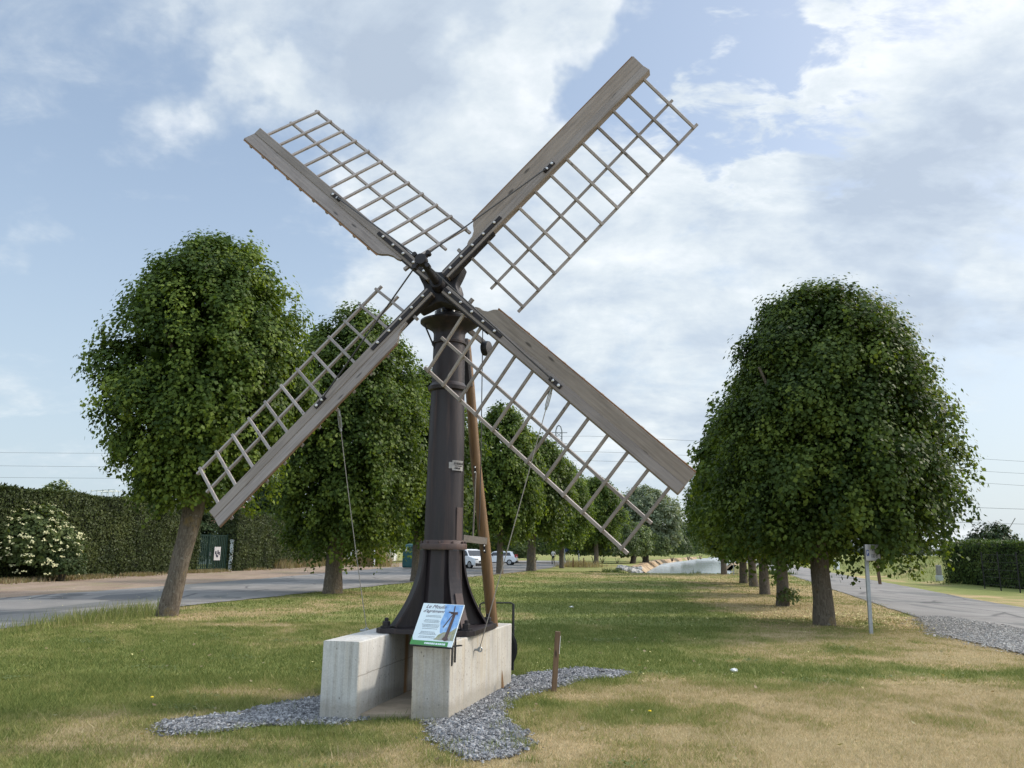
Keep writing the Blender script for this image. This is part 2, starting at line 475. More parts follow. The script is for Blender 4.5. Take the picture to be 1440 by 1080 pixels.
dens = total([fm('MULTIPLY_ADD', base, 1.75, -.36), fm('MULTIPLY', fm('SUBTRACT', fine, .5), .55), fm('MULTIPLY', fm('MULTIPLY', fm('SUBTRACT', rip, .5), ripz), 2.0),
    bump_dir(520, 60, .34, .22), bump_dir(720, 120, .16, .16), bump_dir(400, 80, .14, .10), bump_dir(600, 260, .2, .10), bump_dir(790, 40, .07, .12),
    bump_dir(1250, 330, .36, .26), bump_dir(960, 430, .30, .22), bump_dir(720, 470, .3, .18), bump_dir(1400, 60, .12, .12), bump_dir(1150, 130, .16, -.10),
    bump_dir(560, 300, .14, .08), bump_dir(285, 210, .06, .10), bump_dir(195, 290, .07, .18), bump_dir(45, 285, .08, .20), bump_dir(30, 345, .06, .2), bump_dir(110, 25, .12, .06), bump_dir(400, 150, .06, .16),
    bump_dir(130, 190, .38, -.33), bump_dir(100, 470, .3, -.14), bump_dir(985, 45, .12, -.30), bump_dir(890, 95, .09, -.26), bump_dir(230, 110, .10, -.12), bump_dir(1400, 570, .18, -.34), bump_dir(1040, 215, .06, -.12), bump_dir(640, 590, .3, .1)])
def mrange(v, a, b, lo, hi):
    mr = wn.new('ShaderNodeMapRange'); mr.interpolation_type = 'SMOOTHSTEP'; wl.new(v, mr.inputs[0])
    for k, q in enumerate((a, b, lo, hi)): mr.inputs[k+1].default_value = q
    return mr.outputs[0]
crisp = mrange(dens, .46, .76, 0, .5); soft = mrange(dens, .30, .80, 0, .85)
cov_ = fm('MAXIMUM', soft, fm('ADD', crisp, fm('MULTIPLY', soft, .42)), None, True)
cov_ = fm('MINIMUM', cov_, 1.0)
wm = mrange(fm('ADD', wisp, fm('MULTIPLY', fm('SUBTRACT', dens, .5), .5)), .44, .80, 0, .65)
mask = fm('MAXIMUM', cov_, wm)
thick = mrange(dens, .66, 1.1, 0, .16)
veil = wn.new('ShaderNodeMapRange'); veil.interpolation_type = 'SMOOTHSTEP'; wl.new(sep.outputs[2], veil.inputs[0])
veil.inputs[1].default_value = .50; veil.inputs[2].default_value = -.02; veil.inputs[3].default_value = .42; veil.inputs[4].default_value = .85
shade = total([fm('MULTIPLY_ADD', wnoise(Pc, 2.2, 9, .62, .6, (7.3, 2.2, 0)), 1.3, -.15), fm('MULTIPLY', fm('SUBTRACT', fine, .5), .75), fm('MULTIPLY', fm('SUBTRACT', wnoise(Pc, 5, 8, .6, .3, (2, 8, 0), (.8, 1.3, 1), .5), .5), 1.0),
    fm('MULTIPLY', thick, -1.0), bump_dir(1280, 270, .17, -.26), bump_dir(1340, 340, .14, -.14), bump_dir(1100, 300, .1, -.06), bump_dir(500, 50, .22, -.10), bump_dir(760, 130, .1, .12), bump_dir(790, 50, .10, .12), bump_dir(1250, 120, .16, .10), bump_dir(960, 330, .2, .12), bump_dir(1400, 370, .06, .12),
    bump_dir(850, 500, .2, -.05), bump_dir(300, 205, .05, .12), bump_dir(400, 150, .05, .15), bump_dir(480, 40, .16, -.12), bump_dir(620, 60, .1, -.08), bump_dir(740, 170, .08, .06)])
ccol = W.ramp(shade, [(-.0, (.40, .47, .565)), (.24, (.49, .56, .64)), (.52, (.64, .695, .73)), (.80, (.80, .83, .845))])
SKYK = wn.new('ShaderNodeVectorMath'); SKYK.operation = 'MULTIPLY'; wl.new(sky.outputs[0], SKYK.inputs[0]); SKYK.inputs[1].default_value = (1.15, 1.05, .95)
csc = wn.new('ShaderNodeVectorMath'); csc.operation = 'SCALE'; wl.new(ccol, csc.inputs[0]); csc.inputs['Scale'].default_value = 1/BGS
lowv = W.mix(veil.outputs[0], (.30/BGS, .42/BGS, .63/BGS), (.50/BGS, .60/BGS, .66/BGS))
c1 = W.mix(veil.outputs[0], SKYK.outputs[0], lowv)
c2 = W.mix(mask, c1, csc.outputs[0])
# extra sky gain added as fill: overhead, round the sun, behind the camera
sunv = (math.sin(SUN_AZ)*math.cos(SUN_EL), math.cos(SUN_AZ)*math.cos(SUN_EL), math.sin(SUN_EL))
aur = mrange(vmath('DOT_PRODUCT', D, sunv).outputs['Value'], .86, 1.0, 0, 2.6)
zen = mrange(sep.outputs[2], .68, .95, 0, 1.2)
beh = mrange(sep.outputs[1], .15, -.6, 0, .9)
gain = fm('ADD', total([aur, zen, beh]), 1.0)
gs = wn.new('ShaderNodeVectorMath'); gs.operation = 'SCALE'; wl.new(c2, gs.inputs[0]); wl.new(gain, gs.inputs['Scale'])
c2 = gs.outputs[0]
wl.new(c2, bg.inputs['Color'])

sl = bpy.data.lights.new('sun', 'SUN'); sl.energy = 2.1; sl.angle = R(3); sl.color = (1, .93, .82)
so = bpy.data.objects.new('sun', sl); COL.objects.link(so)
sd = Vector((math.sin(SUN_AZ)*math.cos(SUN_EL), math.cos(SUN_AZ)*math.cos(SUN_EL), math.sin(SUN_EL)))
so.rotation_euler = sd.to_track_quat('Z', 'Y').to_euler()
so.location = (30, 0, 30)
sc.view_settings.view_transform = 'Standard'; sc.view_settings.look = 'None'
sc.view_settings.exposure = .38; sc.view_settings.gamma = 1

# ------------------------------------------------------------------ terrain
SHL = np.array([(9.2, 62), (11, 72), (15.8, 97), (31, 166), (79, 330), (160, 600), (420, 1400)], float)
SHR = np.array([(18.2, 62), (21, 75), (33, 122), (52, 175), (100, 320), (185, 600), (450, 1400)], float)
RFAR = np.array([(15.0, 10), (15.8, 25), (19.3, 37.8), (27, 66.8), (36, 100), (50, 150)], float)
def canal_in(x, y):
    xl = np.interp(y, SHL[:, 1], SHL[:, 0]); xr = np.interp(y, SHR[:, 1], SHR[:, 0])
    wob = (vnoise(x*.25, y*.25)-.5)*1.4
    return np.minimum(np.minimum(x-xl, xr-x), y-63)+wob
def height(x, y):
    h = -1.7*sstep(-1.1, 1.3, canal_in(x, y))
    dx = x-np.interp(y, RFAR[:, 1], RFAR[:, 0])-2.2
    mo = 1.25*sstep(0, 5.5, dx)*sstep(41, 52, y)*sstep(150, 95, y)*(.75+.5*vnoise(x*.16, y*.12))
    return h+mo*sstep(90, 60, x)
NR_ = [(9.2, 3), (9.3, 14.9), (10.5, 21), (14.3, 35.4), (21.6, 62.7), (28, 90), (42, 145)]
def dryness(x, y):
    d = .24+1.15*(fbm(x*.55+3, y*.4+7, 4)-.5)+.85*(fbm(x*2.1, y*1.7+5, 4)-.5)
    def blob(cx, cy, rx, ry, a):
        return a*np.exp(-(((x-cx)/rx)**2+((y-cy)/ry)**2))
    edge = 7.55+.35*np.sin(x*1.3)+.2*x*(x < 0)*.6
    d = d+.50*sstep(edge+.55, edge-.35, y)*(.35*sstep(-4.8, -2.6, x)+.65*sstep(-1.8, .2, x))
    d = d+.5*sstep(.9, 2.2, x)*sstep(11.8, 9.4, y)
    d = d+blob(-3.0, 9.3, .75, .35, .55)+blob(-2.2, 9.0, .5, .3, .3)+blob(-6.2, 12.6, .5, .25, .5)
    d = d+.55*sstep(-.6, 1.6, (x-(3.6+.15*(y-12))))*sstep(11.2, 12.6, y)*sstep(60, 20, y)*(x < np.interp(y, [p[1] for p in NR_], [p[0] for p in NR_])+1)
    d = d+blob(4.2, 11.6, .9, .45, -.75)+blob(2.5, 11.8, .7, .4, -.6)+blob(1.6, 12.3, 1.6, 1.2, -.35)+blob(6.6, 11.4, .5, .25, -.5)
    d = d+blob(7.6, 13.2, 2, .7, .35)+blob(.75, 9.4, .5, .35, .55)+blob(-2.9, 7.95, .35, .25, .4)
    d = d+blob(-5.2, 17.2, 1.0, .5, .75)+blob(-6.4, 20, 3, 1.0, .3)+blob(-2.0, 24, 2.2, 1.4, .3)+blob(-3.4, 29, 2, 1.5, .35)
    d = d+blob(1.6, 14.2, 1.4, 3, -.3)+blob(4, 20, 3, 3.5, -.45)+blob(2, 30, 5, 9, -.3)+blob(-5.5, 11.5, 2.2, 1.6, -.28)+blob(-3.3, 12.5, 1.4, 2, -.15)
    d = d+.10*sstep(44, 56, y)+.12*np.exp(-((y-59)/2.5)**2)
    d = d+.3*sstep(35, 45, y)*sstep(20, 24, x)*(fbm(x*.3, y*.2, 3)-.35)*2
    d = np.where(y > 60, .5*d+.05, d)
    d = d-.28*sstep(0, 3, x-np.interp(y, RFAR[:, 1], RFAR[:, 0])-1.5)
    return np.clip(d, 0, 1)

def axis_pts(fine_a, fine_b, step, far_a, far_b, ratio=1.25):
    a = list(np.arange(fine_a, fine_b+1e-6, step))
    s = step; x = a[-1]
    while x < far_b: s *= ratio; x += s; a.append(x)
    s = step; x = a[0]; pre = []
    while x > far_a: s *= ratio; x -= s; pre.append(x)
    return np.array(pre[::-1]+a)
xs = axis_pts(-14, 16, .22, -2600, 3000, 1.10)
ys = axis_pts(5, 26, .22, -80, 4200, 1.045)
X, Y = np.meshgrid(xs, ys); Z = height(X, Y)
V = np.stack([X, Y, Z], -1).reshape(-1, 3)
nx, ny = len(xs), len(ys)
idx = np.arange(nx*ny).reshape(ny, nx)
F = np.stack([idx[:-1, :-1], idx[:-1, 1:], idx[1:, 1:], idx[1:, :-1]], -1).reshape(-1, 4)
gm = bpy.data.meshes.new('ground')
gm.vertices.add(len(V)); gm.vertices.foreach_set('co', V.astype(np.float32).ravel())
gm.loops.add(F.size); gm.loops.foreach_set('vertex_index', F.astype(np.int32).ravel())
gm.polygons.add(len(F)); gm.polygons.foreach_set('loop_start', np.arange(0, F.size, 4, dtype=np.int32))
gm.polygons.foreach_set('use_smooth', np.ones(len(F), bool))
da = gm.attributes.new('dry', 'FLOAT', 'POINT'); da.data.foreach_set('value', dryness(V[:, 0], V[:, 1]).astype(np.float32))
gm.update(); gm.validate()
def ground_mat():
    t = NT('lawn')
    at = t.node('ShaderNodeAttribute', attribute_name='dry')
    v = t.coord()
    n1 = t.noise(v, 1.6, 6, .65); n2 = t.noise(v, 22, 5, .7); n3 = t.noise(t.coord((1, 2.2, 1)), .35, 4, .55)
    ad = t.node('ShaderNodeMath', operation='MULTIPLY_ADD'); t.link(n1, ad.inputs[0]); ad.inputs[1].default_value = .55; t.link(at.outputs['Fac'], ad.inputs[2])
    ad2 = t.node('ShaderNodeMath', operation='MULTIPLY_ADD'); t.link(n2, ad2.inputs[0]); ad2.inputs[1].default_value = .5; t.link(ad.outputs[0], ad2.inputs[2])
    c = t.ramp(ad2.outputs[0], [(.42, (.135, .165, .046)), (.72, (.185, .202, .066)), (.98, (.265, .22, .10)), (1.25, (.35, .265, .14))])
    c = t.mix(t.ramp(n3, [(.35, 0), (.7, .35)]), c, (.16, .165, .06))
    c = t.mix(.5, c, t.ramp(n2, [(.25, .25), (.75, .75)]), 'OVERLAY')
    t.bump(n2, .6, .03)
    return t.out(c, .95, .1)
MT['lawn'] = ground_mat()
gm.materials.append(MT['lawn'])
struct(link(bpy.data.objects.new('ground', gm)))

def resample(pts, n, smooth=True):
    p = np.array(pts, float); d = np.r_[0, np.cumsum(np.linalg.norm(np.diff(p, axis=0), axis=1))]
    t = np.linspace(0, d[-1], n)
    q = np.stack([np.interp(t, d, p[:, i]) for i in range(p.shape[1])], 1)
    if smooth:
        k = max(3, n//14) | 1; h = k//2
        e = np.vstack([q[:1]]*h+[q]+[q[-1:]]*h)
        q2 = np.stack([np.convolve(e[:, i], np.ones(k)/k, 'valid') for i in range(p.shape[1])], 1)
        q2[0] = q[0]; q2[-1] = q[-1]; q = q2
    return q
def ribbon(name, A, B, z, mats, n=160, cols=6, jit=.0, js=1.2):
    a = resample(A, n); b = resample(B, n)
    dirn = unit(b-a)
    a = a+dirn*((vnoise(np.arange(n)*js, np.full(n, 3.3))-.5)*2*jit)[:, None]
    b = b+dirn*((vnoise(np.arange(n)*js, np.full(n, 9.1))-.5)*2*jit)[:, None]
    vs = []; fs = []
    for i in range(n):
        for j in range(cols+1):
            p = a[i]+(b[i]-a[i])*j/cols; vs.append((p[0], p[1], z))
    for i in range(n-1):
        for j in range(cols):
            o = i*(cols+1)+j; fs.append((o, o+1, o+cols+2, o+cols+1))
    me = bpy.data.meshes.new(name); me.from_pydata(vs, [], fs); me.materials.append(mats)
    bm_up(me)
    return link(bpy.data.objects.new(name, me))
def bm_up(me):
    bm = bmesh.new(); bm.from_mesh(me)
    for f in bm.faces:
        f.normal_update()
        if f.normal.z < 0: f.normal_flip()
    bm.to_mesh(me); bm.free()

def asphalt():
    t = NT('worn_asphalt'); v = t.coord()
    n1 = t.noise(t.coord((1, .35, 1)), .8, 5, .6); n2 = t.noise(v, 60, 3, .7); n3 = t.noise(t.coord((1.2, .3, 1)), .3, 4, .6, .6)
    c = t.ramp(n1, [(.3, (.150, .143, .133)), (.7, (.225, .215, .20))])
    c = t.mix(t.ramp(n3, [(.54, 0), (.56, .7)]), c, (.095, .10, .096))
    vo = t.node('ShaderNodeTexVoronoi', feature='DISTANCE_TO_EDGE'); vo.inputs['Scale'].default_value = .33
    wv = t.mix(.25, v, t.noise(v, 1.4, 4))
    t.link(wv, vo.inputs['Vector'])
    c = t.mix(t.ramp(vo.outputs['Distance'], [(.006, .75), (.02, 0)]), c, (.05, .05, .05))
    c = t.mix(.45, c, t.ramp(n2, [(.3, .3), (.7, .7)]), 'OVERLAY')
    t.bump(n2, .4, .01)
    return t.out(c, .85, .3)
MT['asphalt'] = asphalt()
def dirt(name, c1, c2, c3):
    t = NT(name); v = t.coord()
    n1 = t.noise(t.coord((1, .4, 1)), .9, 6, .65); n2 = t.noise(v, 18, 5, .7); n3 = t.noise(v, .5, 5, .6)
    c = t.ramp(n1, [(.3, c1), (.7, c2)])
    c = t.mix(t.ramp(n3, [(.5, 0), (.68, .8)]), c, c3)
    c = t.mix(.6, c, t.ramp(n2, [(.3, .25), (.7, .75)]), 'OVERLAY')
    t.bump(n2, .6, .03)
    return t.out(c, .95, .1)
MT['dirt'] = dirt('dirt_verge', (.20, .145, .105), (.30, .235, .18), (.22, .19, .11))
MT['shoulder'] = dirt('gravel_shoulder', (.22, .21, .195), (.31, .295, .27), (.25, .22, .165))

NEARL = [(-13.5, -6), (-11, 6), (-9.75, 14.0), (-9.1, 21), (-6.9, 30.4), (-4.9, 38.8), (-1.9, 50), (.9, 60.5), (2.8, 70), (5.0, 84), (7.5, 100), (10, 130)]
FARL = [(-24, -6), (-18.5, 10), (-15.2, 24.4), (-13.9, 32), (-12.8, 41), (-11.8, 52.4), (-11.0, 60), (-10.5, 66), (-9.5, 78), (-6, 96), (-1, 108), (4, 130)]
HEDGE = [(-27, -6), (-24, 12), (-21.9, 34), (-20.6, 46), (-19.0, 57), (-17.6, 75), (-15.5, 84), (-12, 96), (-8, 112), (0, 130)]
NR = [(9.2, 3), (9.3, 14.9), (10.5, 21), (14.3, 35.4), (21.6, 62.7), (28, 90), (42, 145)]
struct(ribbon('verge', FARL, HEDGE, .008, MT['dirt'], 160, 8, .25, .9))
struct(ribbon('road', NEARL, FARL, .02, MT['asphalt'], 200, 6, .12, .8))
struct(ribbon('road', NR, RFAR, .02, MT['asphalt'], 200, 6, .14, .8))
SA = [gz(1294, 872)[:2], gz(1320, 893)[:2], gz(1385, 908)[:2], gz(1440, 922)[:2], gz(1540, 945)[:2]]
SB = [gz(1310, 868)[:2], gz(1350, 872)[:2], gz(1410, 882)[:2], gz(1440, 890)[:2], gz(1560, 905)[:2]]
struct(ribbon('gravel_shoulder', SA, SB, .03, MT['shoulder'], 50, 4, .12, .7))

pt4 = [gz(x_, y_)[:2] for x_, y_ in ((128, 843), (150, 838), (205, 835), (216, 838), (196, 843), (160, 846))]
pm_ = bpy.data.meshes.new('road_patch'); pm_.from_pydata([(p[0], p[1], .025) for p in pt4], [], [tuple(range(6))]); pm_.materials.append(basic('patch_asphalt', (.12, .12, .118), (.085, .085, .085), 9, .9)); bm_up(pm_); struct(link(bpy.data.objects.new('road_patch', pm_)))
# water
def water():
    t = NT('canal_water'); v = t.coord((1, .5, 1))
    n = t.noise(v, 1.2, 4, .6)
    t.bump(n, .06, .05)
    return t.out((.30, .34, .34), .14, .6)
MT['water'] = water()
n = 80
wl_ = resample(SHL, n, False)+np.array([-3, -2]); wr_ = resample(SHR, n, False)+np.array([3, -2])
vs = [(*p, -.72) for p in wl_]+[(*p, -.72) for p in wr_]
me = bpy.data.meshes.new('water'); me.from_pydata(vs, [], [(i, n+i, n+i+1, i+1) for i in range(n-1)]); me.materials.append(MT['water']); bm_up(me)
struct(link(bpy.data.objects.new('water', me)))
# left canal bank of orange rubble
def bankmat():
    t = NT('orange_rubble'); v = t.coord()
    vo = t.node('ShaderNodeTexVoronoi'); vo.inputs['Scale'].default_value = 1.3; t.link(v, vo.inputs['Vector'])
    c = t.ramp(vo.outputs['Color'], [(.2, (.13, .09, .06)), (.5, (.31, .22, .13)), (.8, (.42, .33, .22))])
    t.bump(vo.outputs['Distance'], .8, .2)
    return t.out(c, .9, .1)
MT['bank'] = bankmat()
def bank(A, lo, hi, wid, off):
    a = resample(A, 150, False); nrm = np.stack([-(np.gradient(a[:, 1])), np.gradient(a[:, 0])], 1); nrm = unit(nrm)
    vs = []; fs = []
    prof = [(-wid*.5, lo), (-wid*.2, lo+(hi-lo)*.55), (.1*wid, hi), (wid*.5, hi*.9), (wid*.75, -.15)]
    for i in range(150):
        for j, (o, z) in enumerate(prof):
            k = (vnoise(i*.9, j*3.1)-.5)*.32
            p = a[i]+nrm[i]*(o*off+k*.5*off); vs.append((p[0], p[1], z+k*.25*(j not in (0, 4))))
    for i in range(149):
        for j in range(4):
            o = i*5+j; fs.append((o, o+1, o+6, o+5))
    me = bpy.data.meshes.new('canal_bank'); me.from_pydata(vs, [], fs); me.materials.append(MT['bank']); bm_up(me)
    return struct(link(bpy.data.objects.new('canal_bank', me)))
bank([(14.4, 90), (15.8, 97), (22, 126), (30.8, 166), (54, 246), (78, 330)], -1.2, -.02, 2.4, 1)
bank([(29.5, 108), (33, 122), (40, 142)], -1.1, .02, 2.0, -1)
# ------------------------------------------------------------------ concrete blocks
def block(name, foot, z1, mat, label, lean=0.0):
    o = Vector((sum(p[0] for p in foot)/4, sum(p[1] for p in foot)/4, 0))
    b = MB()
    lo = [Vector((p[0], p[1], -.12)) for p in foot]; hi = [Vector((p[0], p[1], z1)) for p in foot]
    c = sum(hi, Vector())/4
    # subdivided skin for a slightly uneven surface
    def face(a, b_, c_, d, nu, nv, flip=False):
        vs = []; fs = []
        nrm = (b_-a).cross(d-a).normalized()
        for j in range(nv+1):
            for i in range(nu+1):
                p = (a*(1-i/nu)+b_*(i/nu))*(1-j/nv)+(d*(1-i/nu)+c_*(i/nu))*(j/nv)
                vs.append(p)
        for j in range(nv):
            for i in range(nu):
                k = j*(nu+1)+i; fs.append((k, k+1, k+nu+2, k+nu+1))
        b.add(vs, fs)
    for i in range(4):
        j = (i+1) % 4
        face(lo[i], lo[j], hi[j], hi[i], 8, 4)
    face(hi[0], hi[1], hi[2], hi[3], 4, 8)
    b.add(lo, [(3, 2, 1, 0)])
    me = b.mesh(name, mat, o); bm_fix(me)
    ob = bpy.data.objects.new(name, me); ob.location = o; link(ob)
    bv = ob.modifiers.new('bevel', 'BEVEL'); bv.width = .012; bv.segments = 2; bv.limit_method = 'ANGLE'; bv.angle_limit = R(50)
    return tag(ob, label, 'concrete block')
LBF = [(-1.80, 8.00), (-1.435, 7.93), (-.95, 10.10), (-1.31, 10.18)]
RBF = [(-.925, 7.97), (-.565, 8.02), (.035, 10.12), (-.34, 10.22)]
block('concrete_block', LBF, .72, MT['concA'], 'smooth pale grey concrete block with pitted front, under the left foot of the iron column')
RB = block('concrete_block', RBF, .715, MT['concB'], 'warm streaked concrete block carrying the information panel and the gravel strip along its side')
fb = MB(); fb.prism([(-1.43, 8.03, .0), (-.92, 8.06, .0), (-.38, 10.1, .0), (-.94, 10.0, .0)], (0, 0, .05))
struct(obj('concrete_footing', fb, MT['footing']))

# ------------------------------------------------------------------ windmill
CX0, CY0 = -.75, 9.06
ORI = Vector((CX0, CY0, .72))
mill = empty('windmill', ORI, 'small windmill on a dark cast iron column with four grey wooden lattice sails', 'windmill')
az13 = .2265
eV = Vector((math.cos(az13), -math.sin(az13), 0)); dV = Vector((math.sin(az13), math.cos(az13), 0))
# column
cb = MB()
cb.lathe([(.218, 1.70), (.214, 2.2), (.203, 3.0), (.197, 3.36), (.197, 3.395), (.232, 3.41), (.236, 3.45), (.212, 3.475), (.192, 3.50), (.187, 3.94), (.187, 3.962),
          (.206, 3.968), (.208, 3.995), (.188, 4.004), (.186, 4.07), (.19, 4.11), (.215, 4.145), (.27, 4.18), (.325, 4.21), (.35, 4.23), (.35, 4.25), (.30, 4.262), (.15, 4.268), (.15, 4.35)], (CX0, CY0, 0), 48, cap=True)
col = obj('column', cb, MT['iron'], mill, sharp=30)
fl = MB()
fl.lathe([(.2, 1.595), (.262, 1.598), (.265, 1.605), (.265, 1.652), (.262, 1.66), (.235, 1.664), (.222, 1.70)], (CX0, CY0, 0), 48)
for k in range(10):
    a = k*PI/5+.2; fl.lathe([(.014, 1.66), (.014, 1.684), (.006, 1.688)], (CX0+.246*math.cos(a), CY0+.246*math.sin(a), 0), 6)
obj('flange', fl, MT['rustiron'], col)
# repair plate (rusty patch above the flange)
def curved_plate(b, r, a0, a1, z0, z1, th=.008, n=8, mi=0):
    vs = []; fs = []
    for i in range(n+1):
        a = a0+(a1-a0)*i/n
        for (rr, z) in ((r, z0), (r+th, z0), (r+th, z1), (r, z1)):
            vs.append((CX0+rr*math.cos(a), CY0+rr*math.sin(a), z))
    for i in range(n):
        for k in range(4):
            fs.append((i*4+k, i*4+(k+1) % 4, (i+1)*4+(k+1) % 4, (i+1)*4+k))
    fs += [(0, 1, 2, 3), (n*4+3, n*4+2, n*4+1, n*4)]
    b.add(vs, fs, mi)
pb = MB(); curved_plate(pb, .217, R(-46), R(-20), 1.70, 2.06); obj('repair_plate', pb, MT['rustiron'], col)
# nameplate
zc = gy(646, 655, CY0-.15)[2]
nb = MB(); curved_plate(nb, .212, R(-66), R(-26), zc-.055, zc+.055, .012)
curved_plate(nb, .212, R(-76), R(-66), zc-.035, zc+.035, .010)
curved_plate(nb, .222, R(-66), R(-26), zc+.048, zc+.056, .007); curved_plate(nb, .222, R(-66), R(-26), zc-.056, zc-.048, .007)
plate = obj('nameplate', nb, basic('worn_plate', (.30, .29, .28), (.20, .195, .19), 40, .5, .5, .3), col)
lb = MB()
for (zz_, h, a0, a1, st) in ((zc+.022, .026, -61, -29, 4.4), (zc-.005, .010, -58, -32, 2.4), (zc-.031, .02, -58, -38, 4.2)):
    a = a0
    while a < a1:
        wdt = st*random.uniform(.4, .72); curved_plate(lb, .224, R(a), R(a+wdt), zz_-h/2, zz_+h/2, .003, 2); a += st
obj('lettering', lb, MT['dark'], plate)
# pedestal
pd = MB()
pd.lathe([(.262, .77), (.262, .80), (.25, .86), (.222, 1.2), (.21, 1.5), (.208, 1.594)], (CX0, CY0, 0), 8, Matrix.Rotation(R(22.5)-az13, 3, 'Z'), smooth=False)
pb_ = Vector((-.78, 9.13, 0))
def plate_poly(h, ch):
    pts = []
    for sx, sy in ((-1, -1), (1, -1), (1, 1), (-1, 1)):
        for (ax, ay) in (((1, 0), (0, 1)) if sx*sy > 0 else ((0, 1), (1, 0))):
            u = sx*(h-ax*ch); v = sy*(h-ay*ch)
            p = pb_+eV*u+dV*v; pts.append((p.x, p.y, .724))
    return pts
ped = obj('pedestal', pd, MT['iron'], mill)
bp = MB()
poly = plate_poly(.545, .07)
# order the outline round the centre
poly.sort(key=lambda p: math.atan2(p[1]-pb_.y, p[0]-pb_.x))
bp.prism(poly, (0, 0, .046))
obj('base_plate', bp, MT['iron'], ped, bevel=.006)
feet = [pb_+eV*(s*.445)+dV*(t*.445) for s, t in ((-1, -1), (1, -1), (1, 1), (-1, 1))]
ax = Vector((CX0, CY0, 0))
for k, ft in enumerate(feet):
    dr = (ft-ax); L = dr.length-.05; dr = dr.normalized(); sd_ = Vector((-dr.y, dr.x, 0))
    prof = []
    for i in range(15):
        t = i/14; z = .772+(1.594-.772)*t
        r_ = .232+(L-.03-.232)*(1-t)**2.1
        prof.append((r_, z))
    web = MB(); poly = [ax+dr*.19+Vector((0, 0, .772))]+[ax+dr*r_+Vector((0, 0, z)) for r_, z in prof]+[ax+dr*.19+Vector((0, 0, 1.594))]
    poly = [p-sd_*.012 for p in poly]; web.prism(poly, sd_*.024)
    vs = []; fs = []
    for i, (r_, z) in enumerate(prof):
        wd = .062+.02*(1-i/14)
        nx_, nz_ = 1, 0
        j0, j1 = max(i-1, 0), min(i+1, 14)
        tx, tz = prof[j1][0]-prof[j0][0], prof[j1][1]-prof[j0][1]; l_ = math.hypot(tx, tz); nx_, nz_ = tz/l_, -tx/l_
        for s_, o_ in ((-1, 0), (1, 0), (1, .022), (-1, .022)):
            vs.append(ax+dr*(r_+nx_*o_)+Vector((0, 0, z+nz_*o_))+sd_*(s_*wd))
    for i in range(14):
        for q in range(4): fs.append((i*4+q, i*4+(q+1) % 4, (i+1)*4+(q+1) % 4, (i+1)*4+q))
    fs += [(0, 1, 2, 3), (59, 58, 57, 56)]
    web.add(vs, fs, 0, False)
    if k == 1:   # rusty doubling plate on the lower rib facing the viewer
        vs2 = []
        for i in range(0, 7):
            r_, z = prof[i]; j0, j1 = max(i-1, 0), i+1
            tx, tz = prof[j1][0]-prof[j0][0], prof[j1][1]-prof[j0][1]; l_ = math.hypot(tx, tz); nx_, nz_ = tz/l_, -tx/l_
            for s_, o_ in ((-.35, .0225), (.9, .0225), (.9, .036), (-.35, .036)):
                vs2.append(ax+dr*(r_+nx_*o_)+Vector((0, 0, z+nz_*o_))+sd_*(s_*.07))
        f2 = []
        for i in range(6):
            for q in range(4): f2.append((i*4+q, i*4+(q+1) % 4, (i+1)*4+(q+1) % 4, (i+1)*4+q))
        f2 += [(0, 1, 2, 3), (27, 26, 25, 24)]
        web.add(vs2, f2, 1)
    rb_ = obj('rib', web, [MT['iron'], MT['rustiron']], ped)
    bb = MB()
    bb.lathe([(.062, .77), (.062, .79), (.045, .792)], (ft.x, ft.y, 0), 20)
    bb.lathe([(.042, .792), (.042, .835), (.036, .84)], (ft.x, ft.y, 0), 6, smooth=False)
    bb.lathe([(.022, .838), (.022, .872), (.016, .876)], (ft.x, ft.y, 0), 12)
    obj('anchor_bolt', bb, MT['dark'], ped)

